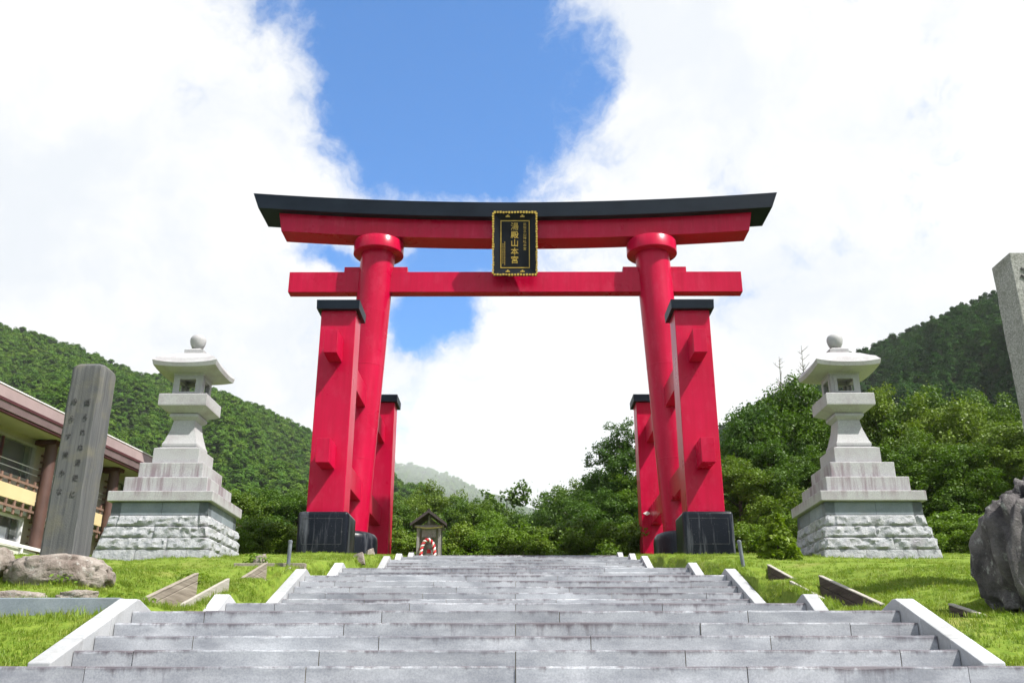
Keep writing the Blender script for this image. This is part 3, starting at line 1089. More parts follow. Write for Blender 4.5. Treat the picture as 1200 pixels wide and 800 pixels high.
b6 = boulder('rock', (-4.85, 10.75, 0.98), (0.20, 0.13, 0.08), 'boulder_warm', 21, 'small pale half-buried stone behind the granite kerb near the curb', 'rock', lump=0.3, sub=4)

# inscribed pillar on the left
ip = empty('inscribed_pillar', (-6.15, 13.0, 1.64))
tag(ip, 'dark upright stone pillar with carved cursive writing standing on the low rock', 'stone pillar')
m = MB()
H, HW = 2.80, 0.245
rings = []
def oct_ring(hw, ch, z, dx=0, dy=0):
    return [(dx + x, dy + y, z) for x, y in ((-hw + ch, -hw), (hw - ch, -hw), (hw, -hw + ch), (hw, hw - ch), (hw - ch, hw), (-hw + ch, hw), (-hw, hw - ch), (-hw, -hw + ch))]
for k in range(15):
    z = H * k / 14 * 0.965
    jit = 0.006
    rings.append([(x + random.uniform(-jit, jit), y + random.uniform(-jit, jit), z2) for x, y, z2 in oct_ring(HW - 0.012 * k / 14, 0.04, z)])
rings.append(oct_ring(HW - 0.022, 0.045, H * 0.985))
rings.append(oct_ring(HW - 0.06, 0.06, H))
m.rings(rings)
m.build('shaft', 'monument_stone', ip, smooth=True, angle=20)
text_mesh('carving', '語られぬ湯殿に', 0.10, 'carving_dark', ip, (0.085, -HW - 0.001, H - 0.55), (R(90), 0, 0), 0.003, line=2.18, sx=0.8)
text_mesh('carving', 'ぬらす袂かな', 0.10, 'carving_dark', ip, (-0.105, -HW - 0.001, H - 0.53), (R(90), 0, 0), 0.003, line=2.58, sx=0.8)
# right pillar, its face lettered
rp = empty('shrine_name_pillar', (6.92, 12.6, 1.0))
tag(rp, 'tall pale grey stone pillar cut by the right edge with carved letters', 'stone pillar')
m = MB()
rings = []
P0 = at(1182, 297, 12.35)
W2 = 0.27
for k in range(24):
    z = (P0.z - 1.0) * k / 23
    rings.append([(x + random.uniform(-.006, .006), y + random.uniform(-.006, .006), z) for x, y in ((-W2, -W2), (0, -W2), (W2, -W2), (W2, 0), (W2, W2), (0, W2), (-W2, W2), (-W2, 0))])
m.rings(rings)
rp.location.x = P0.x + W2
rp.location.y = 12.35 + W2
m.build('shaft', 'pillar_stone', rp, bevel=0.008)
text_mesh('carving', '湯殿山神社', 0.44, 'carving_dark', rp, (0.0, -W2 - 0.009, P0.z - 1.0 - 0.25), (R(90), 0, 0), 0.004, line=1.1, sx=0.9)

# granite kerb running left from the stair curb
kb = empty('granite_kerb', (-4.1, 10.1, 0.6))
tag(kb, 'low blue-grey granite kerb running left from the bottom stair curb', 'kerb')
xk = -4.10
for L in (2.15, 1.7, 1.7, 1.7):
    MB().box(-L + 0.006, 0, -0.06, 0.09, -0.3, 0.315).build('kerb_stone', 'kerb_granite', kb, bevel=0.012, loc=(xk + 4.1, 0, 0))
    xk -= L

# timber channels beside the stairs
def channel(sx, y0, y1, za, zb, label, w=0.42, h=0.24, lit=True, skew=0.0):
    """Open timber trough running up the bank; za, zb: height of its upper rail at both ends."""
    x0 = sx * 4.30
    c = empty('timber_channel', (x0, (y0 + y1) / 2, 0))
    tag(c, label, 'channel', 'timber channels beside the stairs')
    ym = (y0 + y1) / 2

    def board(name, xa, xb, ba, bb, mat):
        a, b = sorted((xa, xb))
        MB().rings([[(a, y0 - ym, za + ba), (b, y0 - ym, za + ba), (b, y0 - ym, za + bb), (a, y0 - ym, za + bb)],
                    [(a + skew, y1 - ym, zb + ba), (b + skew, y1 - ym, zb + ba), (b + skew, y1 - ym, zb + bb), (a + skew, y1 - ym, zb + bb)]]).build(name, mat, c, bevel=0.006)
    mat = 'weathered_timber' if lit else 'shaded_timber'  # left boards in the sunlit tone, right boards with shade painted in
    board('near_board', sx * -0.05, sx * 0.0, -0.48, -0.08, 'sunlit_timber_edge')
    board('far_board', sx * w, sx * (w + 0.045), -h - 0.2, -h * 0.48, mat)
    board('far_board', sx * (w + 0.004), sx * (w + 0.05), -h * 0.48 + 0.008, -0.022, mat)
    board('top_rail', sx * (w - 0.002), sx * (w + 0.065), -0.02, 0, 'sunlit_timber_edge' if not lit else mat)
    board('bed_board', sx * 0.0, sx * w, -h - 0.10, -h - 0.06, mat)
    return c


channel(-1, 12.0, 14.3, 1.02, 1.66, 'long grey weathered timber channel in the grass left of the lowest landing', lit=True, h=0.26)
channel(-1, 16.5, 18.2, 1.80, 2.30, 'short grey timber channel in the grass beside the steel stake left of the stairs', lit=True)
channel(-1, 23.0, 24.4, 2.74, 3.14, 'far pale timber channel left of the stairs below the gate foot', lit=True, h=0.22)
channel(1, 10.05, 10.8, 0.74, 0.92, 'short shaded timber channel end just beyond the lowest right curb', lit=False, h=0.18, w=0.5)
channel(1, 12.6, 15.0, 1.07, 1.70, 'long shaded timber channel in the grass right of the lowest landing', lit=False, h=0.34)
channel(1, 16.4, 18.0, 1.80, 2.24, 'shaded timber channel beside the steel stake right of the stairs', lit=False, h=0.28)
channel(1, 23.0, 24.4, 2.76, 3.16, 'small shaded timber channel right of the upper stairs', lit=False, h=0.26)
channel(1, 26.6, 27.8, 3.36, 3.66, 'farthest tiny shaded timber channel below the right gate foot', lit=False, h=0.24)
# cross timber on the left, pale stones by the upper curbs
z = 2.20
o = MB().box(-0.62, 0.78, -0.08, 0.08, -0.2, 0.16).build('cross_timber', 'weathered_timber', None, bevel=0.01, loc=(-4.9, 18.8, z))
tag(o, 'weathered timber beam lying across the grass left of the stairs', 'timber')
k = 0
for (px, py, d, s_, lab) in ((420, 655, 25.8, 0.20, 'pale angular stone in the grass by the upper left curb'), (433, 654, 30.2, 0.18, 'small tilted pale stone slab near the left pillar base'),
                          (303, 671, 19.2, 0.22, 'brown broken stone beside the short left timber channel'), (395, 657, 24.0, 0.16, 'small grey stone left of the upper left curb')):
    p = at(px, py, d)
    zz = float(lawn_z(p.x, d))
    o = MB().rings([[(-s_, -s_ * .5, -0.1), (s_, -s_ * .6, -0.1), (s_ * .9, s_ * .5, -0.1), (-s_ * .8, s_ * .5, -0.1)], [(-s_ * .6, -s_ * .4, 0.16), (s_ * .5, -s_ * .3, 0.24), (s_ * .6, s_ * .4, 0.22), (-s_ * .5, s_ * .4, 0.14)]]).build('stone', 'boulder_warm', None, bevel=0.02, loc=(p.x, d, zz))
    o.rotation_euler = (0, 0, 0.7 * k); k += 1
    tag(o, lab, 'stone')
for sgn, lab in ((-1, 'thin grey steel stake standing by the middle left curb'), (1, 'thin grey steel stake standing by the middle right curb')):
    st = empty('steel_stake', (sgn * 4.42, 18.6, float(lawn_z(sgn * 4.42, 18.6))))
    st.rotation_euler = (0, R(-5 if sgn > 0 else 1), 0)
    tag(st, lab, 'stake', 'steel stakes beside the stairs')
    MB().lathe([(0.038, -0.2), (0.038, 0.46)], 0, 0, 10).build('tube', 'steel', st, smooth=True)
    MB().lathe([(0.043, 0.461), (0.043, 0.50), (0.02, 0.515)], 0, 0, 10).build('cap', 'steel', st, smooth=True)


# ------------------------------------------------------------------ small shrine hut behind the gate
hx, hy = at(503, 640, 43).x, 43.0
hz = 5.30
hut = empty('wayside_shrine', (hx, hy, hz))
hut.scale = (0.8, 0.8, 0.8)
tag(hut, 'small grey wooden roofed shrine behind the top of the stairs', 'shrine')
for sx in (-1, 1):
    for sy in (-1, 1):
        MB().box(sx * 0.60 - 0.075, sx * 0.60 + 0.075, sy * 0.5 - 0.075, sy * 0.5 + 0.075, 0, 2.02).build('post', 'shrine_wood', hut, bevel=0.01)
MB().box(-0.82, 0.82, -0.56, -0.44, 2.022, 2.18).build('beam', 'shrine_wood', hut, bevel=0.01)
MB().box(-0.82, 0.82, 0.44, 0.56, 2.022, 2.18).build('beam', 'shrine_wood', hut, bevel=0.01)
for k in range(7):
    x = -0.52 + k * 0.15
    MB().box(x, x + 0.142, 0.41, 0.43, 0.0, 2.02).build('back_plank', 'shrine_wood', hut)
for k in range(4):
    x = -0.40 + k * 0.202
    MB().box(x, x + 0.19, -0.47, -0.45, 1.50, 2.02).build('front_plank', 'shrine_wood', hut)
MB().prism_y([(-0.62, 2.182), (0.62, 2.182), (0.0, 2.74)], 0.45, 0.49).build('gable_panel', 'shrine_wood', hut)
for sx in (-1, 1):
    rp_ = MB().prism_y([(0, 2.92), (sx * 0.98, 2.20), (sx * 0.98, 2.12), (0, 2.82)], -0.95, 0.8).build('roof_slope', 'shrine_roof_wood', hut)
    MB().prism_y([(0, 2.97), (sx * 1.02, 2.22), (sx * 1.02, 2.06), (0, 2.80)], -1.0, -0.952).build('barge_board', 'shrine_roof_wood', rp_)
MB().tube([(0, -1.0, 2.97), (0, 0.82, 2.97)], 0.06, 8).build('ridge_pole', 'shrine_roof_wood', hut)
MB().box(-0.045, 0.045, -0.53, -0.47, 2.18, 2.72).build('king_post', 'shrine_wood', hut)
# straw rope along the beam
pts = [(-0.75 + 1.5 * t / 10, -0.60, 2.08 - 0.08 * math.sin(math.pi * t / 10)) for t in range(11)]
MB().tube(pts, [0.035 + 0.012 * (t % 2) for t in range(11)], 8).build('straw_rope', 'straw_rope', hut, smooth=True)
MB().box(-0.85, 0.85, -0.95, 0.7, -0.8, -0.002).build('plinth', 'statue_stone', hut)
# red and white twisted bell rope looped as an arch
br = empty('twisted_rope', (hx - 0.02, hy - 0.50, hz))
br.scale = (0.85, 0.85, 0.85)
tag(br, 'red and white twisted rope looped as an arch in the small shrine', 'rope')
arch = []
for t in range(41):
    a = math.pi * (t / 40)
    arch.append(Vector((-0.36 * math.cos(a) * (1.0 if t not in (0, 40) else 1), 0, 0.55 + 0.72 * math.sin(a))))
arch = [Vector((-0.40, 0, 0.1)), Vector((-0.38, 0, 0.32))] + arch + [Vector((0.38, 0, 0.32)), Vector((0.40, 0, 0.1))]
arch_r = [Vector((p.x, 0, p.z)) for p in arch]
def resample(pts, n):
    ds = np.concatenate([[0], np.cumsum([(b - a).length for a, b in zip(pts[:-1], pts[1:])])])
    tt = np.linspace(0, ds[-1], n)
    return [Vector([np.interp(t, ds, [p[i] for p in pts]) for i in range(3)]) for t in tt]
arch_r = resample(arch_r, 140)
for k, mt in enumerate(('red_cloth', 'white_cloth')):
    pts = []
    for i, p in enumerate(arch_r):
        d = (arch_r[min(i + 1, 139)] - arch_r[max(i - 1, 0)]).normalized()
        n1 = Vector((0, 1, 0))
        n2 = d.cross(n1)
        a = i * 0.42 + k * math.pi
        pts.append(p + (n1 * math.cos(a) + n2 * math.sin(a)) * 0.045)
    MB().tube(pts, 0.055, 7).build('strand', mt, br, smooth=True)
# small stone figure
fg = empty('stone_figure', (hx, hy - 0.05, hz))
fg.scale = (0.8, 0.8, 0.8)
tag(fg, 'small grey stone figure inside the wayside shrine', 'statue')
MB().lathe([(0.26, 0.0), (0.26, 0.22), (0.2, 0.26), (0.19, 0.4), (0.2, 0.62), (0.16, 0.82), (0.09, 0.9), (0.07, 0.93)], 0, 0, 16).build('robe', 'statue_stone', fg, smooth=True)
MB().lathe([(0.05, 0.90), (0.10, 0.95), (0.125, 1.04), (0.115, 1.12), (0.07, 1.18), (0.02, 1.2)], 0, 0, 16).build('head', 'statue_stone', fg, smooth=True)
bib = MB().prism_y([(-0.12, 0.66), (0.12, 0.66), (0.10, 0.86), (-0.10, 0.86)], -0.22, -0.17).build('bib', 'red_cloth', fg)


# ------------------------------------------------------------------ lodge building on the left
BD = R(-6.6)
P0 = Vector((-18.45, 32.0, 0))
lodge = empty('lodge_building', (P0.x, P0.y, 4.0))
lodge.rotation_euler = (0, 0, BD)
tag(lodge, 'two-storey lodge with mauve roof fascia and lattice balconies behind the left pillar', 'building')
# local axes: +y runs along the facade away from the camera, +x faces the stairs, z from world 4.0
ZO = 4.0
NEAR, FAR = -7.0, 17.4


def lb(name, x0, x1, y0, y1, z0, z1, mat, parent=None, bevel=0.0):
    return MB().box(x0, x1, y0, y1, z0 - ZO, z1 - ZO).build(name, mat, parent or lodge, bevel=bevel)


WX = -1.30
# outer wall bands with openings cut out as separate pieces
bays = [(-5.25, -0.35), (-0.35, 4.55), (4.55, 9.45), (9.45, 14.35), (14.35, 16.0)]
wall = lb('wall', WX - 9.0, WX - 1.1, NEAR, FAR - 1.2, 3.6, 9.61, 'cream_wall')
for (z0, z1, mt) in ((4.0, 5.30, 'pale_wall'), (6.34, 7.72, 'cream_wall'), (9.22, 9.52, 'cream_wall')):
    lb('wall_band', WX - 0.16, WX, NEAR, FAR - 1.2, z0, z1, mt, wall)
for y0, y1 in bays:
    for (z0, z1) in ((5.30, 6.34), (7.72, 9.22)):
        lb('wall_pier', WX - 0.16, WX, y0, y0 + 0.95, z0, z1, 'cream_wall', wall)
        a, b = y0 + 0.95, y1
        low = z0 < 6
        tm = 'white_trim' if low else 'grey_trim'
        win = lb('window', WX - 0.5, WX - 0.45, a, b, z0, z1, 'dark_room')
        fr = MB()
        fw = 0.09
        fr.box(WX - 0.14, WX + 0.05, a, a + fw, z0 - ZO, z1 - ZO).box(WX - 0.14, WX + 0.05, b - fw, b, z0 - ZO, z1 - ZO)
        fr.box(WX - 0.14, WX + 0.05, a + fw, b - fw, z0 - ZO, z0 - ZO + fw).box(WX - 0.14, WX + 0.05, a + fw, b - fw, z1 - ZO - fw, z1 - ZO)
        fr.build('window_frame', tm, win)
        lb('mullion', WX - 0.12, WX - 0.02, (a + b) / 2 - 0.05, (a + b) / 2 + 0.05, z0 + fw, z1 - fw, 'trim_maroon', win)
        lb('pane', WX - 0.09, WX - 0.08, a + fw, (a + b) / 2 - 0.05, z0 + fw, z1 - fw, 'glass', win)
        lb('pane', WX - 0.075, WX - 0.065, (a + b) / 2 + 0.05, b - fw, z0 + fw, z1 - fw, 'glass', win)
        # curtain folds
        cu = MB()
        ca, cb = (a + 0.1, a + 1.2) if not low else (a + 1.4, b - 0.5)
        npt = 28
        rings = []
        for q in range(npt + 1):
            yy = ca + (cb - ca) * q / npt
            rings.append((WX - 0.28 + 0.045 * math.sin(q * 1.45), yy))
        for (xa, ya), (xb, yb) in zip(rings[:-1], rings[1:]):
            cu.add([(xa, ya, z0 - ZO + 0.1), (xb, yb, z0 - ZO + 0.1), (xb, yb, z1 - ZO - (0.1 if not low else 0.45)), (xa, ya, z1 - ZO - (0.1 if not low else 0.45))], [(0, 1, 2, 3)])
        cu.build('curtain', 'curtain', win, smooth=True)
        if not low:
            for zz in (7.98, 8.22):
                lb('guard_rail', WX + 0.25, WX + 0.275, y0 + 0.3, y1, zz, zz + 0.025, 'white_trim', win)
        # short pegs up the pier
        for kz in range(5):
            zz = z0 + 0.1 + kz * 0.27
            lb('wall_peg', WX + 0.002, WX + 0.30, y0 + 0.42, y0 + 0.86, zz, zz + 0.06, 'lattice_brown', win)
# round posts on the balcony line
for y0, y1 in bays:
    MB().lathe([(0.235, 3.8 - ZO), (0.235, 9.40 - ZO)], -0.62, y0, 16).build('post', 'brown_post', lodge, smooth=True)
    lb('post_head', -1.2, -0.3, y0 - 0.25, y0 + 0.25, 9.22, 9.38, 'trim_maroon')
# balcony: yellow panel between two lattices
for (y0, y1) in bays:
    ya, yb = y0 + 0.24, y1 - 0.24
    pnl = lb('balcony_panel', -0.84, -0.76, ya, yb, 6.76, 7.28, 'yellow_panel')
    for z0, z1 in ((7.285, 7.66), (6.24, 6.755)):
        n = 9
        for q in range(n):
            yy = ya + 0.15 + (yb - ya - 0.3) * q / (n - 1)
            lb('lattice_slat', -0.83, -0.77, yy - 0.05, yy + 0.05, z0, z1, 'lattice_brown', pnl)
        zm = (z0 + z1) / 2
        lb('lattice_rail', -0.768, -0.73, ya, yb, zm - 0.045, zm + 0.045, 'lattice_brown', pnl)
    lb('white_backing', -1.06, -1.03, ya, yb, 6.38, 6.62, 'white_trim', pnl)  # white board showing behind the lower lattice
lb('balcony_floor', WX, -0.86, NEAR, FAR - 1.2, 6.80, 6.95, 'grey_trim')
rail = lb('white_rail', -0.42, -0.34, NEAR, FAR - 1.5, 5.02, 5.14, 'white_trim')
for q in range(9):
    yy = NEAR + 0.6 + q * 2.45
    lb('rail_post', -0.42, -0.35, yy, yy + 0.09, 4.1, 5.02, 'white_trim', rail)
    lb('rail_panel', -0.47, -0.43, yy + 0.1, yy + 2.42, 4.2, 4.98, 'pale_wall', rail)
# roof: cream soffit, stacked fascia and metal slope
rf = MB().prism_y([(0.0, 9.44 - ZO), (0.0, 9.37 - ZO), (-2.4, 9.52 - ZO), (-2.4, 9.60 - ZO)], NEAR, FAR).build('soffit', 'cream_wall', lodge)
roof = MB().prism_y([(0.02, 9.45 - ZO), (0.12, 9.86 - ZO), (0.02, 10.28 - ZO), (-5.5, 11.6 - ZO), (-11, 10.28 - ZO), (-11, 9.62 - ZO), (-2.4, 9.62 - ZO)], NEAR, FAR).build('roof', 'roof_mauve', lodge)
lb('fascia_trim', 0.0, 0.15, NEAR, FAR, 9.36, 9.445, 'trim_maroon', roof)
MB().prism_y([(0.125, 9.45 - ZO), (0.19, 9.45 - ZO), (0.22, 9.72 - ZO), (0.125, 9.72 - ZO)], NEAR, FAR).build('fascia_board', 'fascia_mauve', roof)
lb('fascia_trim', 0.13, 0.25, NEAR, FAR, 9.725, 9.83, 'trim_maroon', roof)
MB().prism_y([(0.125, 9.835 - ZO), (0.22, 9.835 - ZO), (0.12, 10.30 - ZO), (0.04, 10.30 - ZO)], NEAR, FAR).build('fascia_board', 'roof_mauve', roof)
porch = lb('porch_roof', -3.5, 0.3, 15.0, 24.6, 8.62, 8.78, 'cream_wall')
lb('porch_roof_edge', -3.5, 0.36, 15.0, 24.7, 8.782, 8.84, 'trim_maroon', porch)
lb('porch_wall', -3.5, -1.0, 16.3, 23.6, 4.0, 8.62, 'cream_wall', porch)
lb('roof_edge', 0.04, 0.15, NEAR, FAR, 10.303, 10.345, 'white_trim', roof)


# ------------------------------------------------------------------ trees
def leaf_quads(C, Nrm, size, rng, aspect=1.5, fold=0.25):
    """Folded rhombus leaves at C facing Nrm."""
    n = len(C)
    a = np.cross(Nrm, rng.normal(size=(n, 3)))
    a /= np.linalg.norm(a, axis=1, keepdims=True) + 1e-9
    b = np.cross(Nrm, a)
    s = size[:, None]
    v0 = C - a * s * aspect * 0.5
    v2 = C + a * s * aspect * 0.5
    v1 = C + b * s * 0.5 + Nrm * s * fold * 0.5
    v3 = C - b * s * 0.5 + Nrm * s * fold * 0.5
    V = np.stack([v0, v1, v2, v3], 1).reshape(-1, 3)
    i = np.arange(n)[:, None] * 4
    F = np.concatenate([i + 0, i + 1, i + 2, i + 3], 1)
    return V, F


def crown_points(rng, clusters, per, flat=0.6):
    """Leaf centres and facings for clusters (centre, radius)."""
    Cs, Ns = [], []
    for (c, r) in clusters:
        n = max(6, int(per * (r ** 1.6)))
        d = rng.normal(size=(n, 3))
        d /= np.linalg.norm(d, axis=1, keepdims=True)
        rad = r * rng.uniform(0.35, 1.0, size=(n, 1)) ** 0.5
        p = d * rad * np.array([1, 1, flat])
        p[:, 2] = np.where(p[:, 2] < -0.3 * r * flat, p[:, 2] * 0.5, p[:, 2])
        Cs.append(np.asarray(c) + p)
        nn = d * 0.6 + np.array([0, 0, 0.6]) + rng.normal(size=(n, 3)) * 0.6
        Ns.append(nn / np.linalg.norm(nn, axis=1, keepdims=True))
    return np.concatenate(Cs), np.concatenate(Ns)


def tree_proto(seed, H, RAD, low=0.25, n_cl=95, per=95, leaf=0.24, shape='round', bare=False):
    rng = np.random.default_rng(seed)
    rnd = random.Random(seed)
    tr = MB()
    lean = Vector((rnd.uniform(-0.06, 0.06) * H, rnd.uniform(-0.06, 0.06) * H, 0))
    stem = [Vector((0, 0, -0.4)) + lean * 0, Vector((0.03 * H * rnd.uniform(-1, 1), 0, H * 0.22)), lean * 0.6 + Vector((rnd.uniform(-.2, .2), rnd.uniform(-.2, .2), H * 0.5)), lean + Vector((0, 0, H * 0.82)), lean + Vector((0, 0, H * 0.97))]
    r0 = H * 0.020
    tr.tube(stem, [r0 * 1.3, r0, r0 * 0.7, r0 * 0.3, r0 * 0.08], 8)

    def stem_at(z):
        zs = [p.z for p in stem]
        return Vector([np.interp(z, zs, [p[i] for p in stem]) for i in range(3)])
    clusters = []
    lobes = [(rnd.uniform(0, 6.28), rnd.uniform(0.7, 1.2), rnd.uniform(0, 1)) for _ in range(7)]
    nl = n_cl // 6
    for k in range(nl):
        t = (k + rnd.random()) / nl
        zf = low + (1 - low) * t
        ang = k * 2.399 + rnd.uniform(-0.5, 0.5)
        if shape == 'round':
            prof = math.sin(math.pi * min(1, max(0.0, (zf - low * 0.65) / (1.03 - low * 0.65))) ** 0.85) ** 0.7
        elif shape == 'cone':
            prof = (1.03 - zf) / (1.0 - low) * 1.0
        else:
            prof = 0.55 + 0.45 * math.sin(math.pi * zf)
        lob = 1 + 0.25 * sum(a * math.cos(ang - o) * math.exp(-((zf - z) / 0.2) ** 2) for o, a, z in lobes)
        reach = RAD * prof * lob * rnd.uniform(0.72, 1.08)
        base = stem_at(H * max(0.15, zf - 0.16 - 0.10 * rnd.random()))
        tip = stem_at(min(H * zf, H * 0.97)) + Vector((math.cos(ang) * reach, math.sin(ang) * reach, rnd.uniform(-0.02, 0.03) * H))
        tip.z = H * zf
        mid = base.lerp(tip, 0.5) + Vector((0, 0, 0.04 * H))
        lr = r0 * (0.42 if zf < 0.7 else 0.22)
        tr.tube([base, mid, tip], [lr, lr * 0.55, lr * 0.15], 5)
        # clusters along the outer limb
        for j in range(13):
            u = rnd.uniform(0.40, 1.08)
            p = (base.lerp(mid, u * 2) if u < 0.5 else mid.lerp(tip, (u - 0.5) * 2))
            r = rnd.uniform(0.04, 0.13) * RAD * (1.0 if u > 0.6 else 0.8) + 0.14
            p = p + Vector((rnd.gauss(0, 0.13 * RAD), rnd.gauss(0, 0.13 * RAD), rnd.gauss(0.01 * H, 0.045 * H)))
            clusters.append((p, r))
    clusters.append((stem[-1], 0.14 * RAD + 0.2))
    C, Nn = crown_points(rng, clusters, per, 0.95)
    # stray leaves and twigs between the clusters loosen the outline
    pick = rng.integers(0, len(C), len(C) // 5)
    C = np.concatenate([C, C[pick] + rng.normal(size=(len(pick), 3)) * 0.055 * RAD])
    Nn = np.concatenate([Nn, Nn[pick]])
    V, F = leaf_quads(C, Nn, rng.uniform(0.7, 1.3, len(C)) * leaf, rng)
    return tr, np_mesh('crown', V, F)


def register(tr, crown):
    me = bpy.data.meshes.new('trunk')
    me.from_pydata(tr.v, [], tr.f)
    me.update()
    return me, crown


PROTO = {}
specs = {'broad': [(11, 12, 4.6), (12, 12, 4.2), (13, 12, 5.0), (14, 12, 4.4)], 'tall': [(21, 15, 3.8), (22, 15, 3.4)]}
for kind, lst in specs.items():
    PROTO[kind] = []
    for (sd, H, RD) in lst:
        tr, cr = tree_proto(sd, H, RD, low=0.16 if kind == 'broad' else 0.25, n_cl=186, per=330, leaf=0.115)
        PROTO[kind].append((*register(tr, cr), H))
PROTO['shrub'] = []
for sd in (31, 32, 33):
    tr, cr = tree_proto(sd, 3.2, 2.0, low=0.05, n_cl=90, per=520, leaf=0.085)
    PROTO['shrub'].append((*register(tr, cr), 3.2))
tr, cr = tree_proto(41, 10, 2.0, low=0.35, n_cl=54, per=180, leaf=0.16, shape='open')
PROTO['thin'] = [(*register(tr, cr), 10)]
# dark pine-like tree with separated foliage pads
tr, cr = tree_proto(45, 10, 2.6, low=0.45, n_cl=36, per=200, leaf=0.16, shape='open')
PROTO['pine'] = [(*register(tr, cr), 10)]


def plant_tree(kind, idx, x, y, height, label, group, leafmat, rot=0.0, name='broadleaf_tree', cat='tree', wide=1.0, gz=None):
    trm, crm, H = PROTO[kind][idx % len(PROTO[kind])]
    s_ = height / H
    zz = gz if gz is not None else float(np.interp(y, [36, 44, 60, 9000], [4.8, 4.7, 4.3, 4.2]))
    root = empty(name, (x, y, zz - 0.1))
    root.rotation_euler = (0, 0, rot)
    root.scale = (s_ * wide, s_ * wide, s_)
    tag(root, label, cat, group)
    t_ = bpy.data.objects.new('trunk', trm); COL.objects.link(t_); t_.parent = root
    c_ = bpy.data.objects.new('crown', crm); COL.objects.link(c_); c_.parent = root
    if not trm.materials:
        trm.materials.append(MATS['bark'])
    if not crm.materials:
        crm.materials.append(MATS['leaves'])
    c_.material_slots[0].link = 'OBJECT'
    c_.material_slots[0].material = MATS[leafmat]
    return root


ORD = ['first', 'second', 'third', 'fourth', 'fifth', 'sixth', 'seventh', 'eighth', 'ninth', 'tenth', 'eleventh', 'twelfth', 'thirteenth', 'fourteenth', 'fifteenth', 'sixteenth', 'seventeenth', 'eighteenth', 'nineteenth', 'twentieth']
rows = [
    ('right front', 'leafy green tree in the front row behind the right lantern, {} from the gate', 'front row of trees on the right',
     [(862, 540, 50, 0), (897, 515, 52, 0), (955, 530, 51, 0), (1030, 520, 50, 0), (1075, 500, 51, 0), (1120, 520, 49, 0), (1165, 505, 50, 0), (1215, 500, 51, 0)], 'leaves'),
    ('right back', 'tall green tree in the rear row behind the right lantern, {} from the gate', 'rear row of trees on the right',
     [(842, 520, 60, 1), (872, 478, 58, 0), (908, 452, 60, 0), (945, 470, 64, 0), (985, 468, 66, 0), (1022, 455, 62, 0), (1058, 462, 63, 0), (1098, 470, 60, 0), (1135, 460, 64, 0), (1172, 468, 60, 0), (1210, 462, 62, 0), (1250, 470, 62, 0)], 'leaves'),
    ('centre right', 'green tree left of the right gate pillars, {} in that clump from the left', 'clump of trees inside the right gate pillars',
     [(640, 588, 74, 0), (668, 566, 72, 0), (700, 548, 66, 0), (732, 497, 62, 1), (760, 540, 60, 0), (712, 575, 58, 0), (785, 560, 64, 0), (812, 555, 62, 0)], 'leaves_deep'),
    ('centre', 'green tree in the row behind the small shrine, {} from the left', 'row of trees behind the small shrine',
     [(448, 578, 78, 0), (470, 588, 74, 0), (492, 584, 80, 0), (517, 566, 86, 0), (540, 580, 78, 0), (562, 586, 76, 0), (588, 596, 74, 0), (615, 600, 72, 0)], 'leaves'),
    ('left', 'green tree between the left lantern and the gate, {} from the left', 'trees between left lantern and gate',
     [(262, 600, 58, 0), (283, 572, 60, 0), (306, 580, 62, 0), (330, 566, 64, 0), (352, 572, 62, 0), (385, 560, 66, 0), (420, 572, 66, 0)], 'leaves'),
]
tk = 0
for rname, lab, grp, lst, lm in rows:
    order = sorted(range(len(lst)), key=lambda i: lst[i][0])
    for rank, i in enumerate(order):
        px, py, d, kd = lst[i]
        p = at(px, py, d)
        gz = float(np.interp(d, [36, 44, 60, 9000], [4.8, 4.7, 4.3, 4.2]))
        kind = 'tall' if kd else 'broad'
        lmat = lm if random.random() < 0.6 else random.choice(['leaves', 'leaves_deep', 'leaves_bright', 'leaves_deep'])
        hgt = (p.z - gz) * 0.93
        wide = {True: 1.0, False: max(0.9, min(1.5, 10.0 / hgt))}[kd == 1]
        plant_tree(kind, tk, p.x, d + random.uniform(-1, 1), hgt, lab.format(ORD[rank]), grp, lmat, rot=random.uniform(0, 6.28), wide=wide)
        tk += 1
p = at(598, 577, 82)
plant_tree('pine', 0, p.x, 82, p.z - 4.2, 'dark ragged pine standing above the row right of the small shrine', None, 'leaves_deep', 0.4, 'pine_tree')
# understorey shrubs along the wood's edge
sh_rows = [('shrub at the foot of the wood inside the gate, {} from the left', 'shrubs inside the gate', [(462, 624), (485, 628), (540, 622), (562, 628), (588, 618), (612, 626), (637, 622), (660, 612), (684, 622), (708, 616), (733, 620), (752, 610)], 47.5),
           ('shrub at the foot of the wood right of the gate, {} from the left', 'shrubs right of the gate', [(872, 615), (900, 622), (930, 600), (1095, 612), (1118, 602), (1142, 608), (1168, 600), (1195, 604)], 41.5),
           ('shrub at the foot of the trees left of the gate, {} from the left', 'shrubs left of the gate', [(280, 612), (298, 622), (318, 614), (338, 618)], 44.0)]
for lab, grp, lst, d in sh_rows:
    for rank, (px, py) in enumerate(lst):
        dd = d + random.uniform(-1.0, 1.5)
        p = at(px, py, dd)
        gz = float(lawn_z(p.x, dd)) - 0.1
        plant_tree('shrub', tk, p.x, dd, max(1.6, p.z - gz), lab.format(ORD[rank]), grp, random.choice(['leaves_bright', 'leaves', 'leaves_bright']), random.uniform(0, 6.28), 'shrub', 'shrub', wide=1.15, gz=gz)
        tk += 1
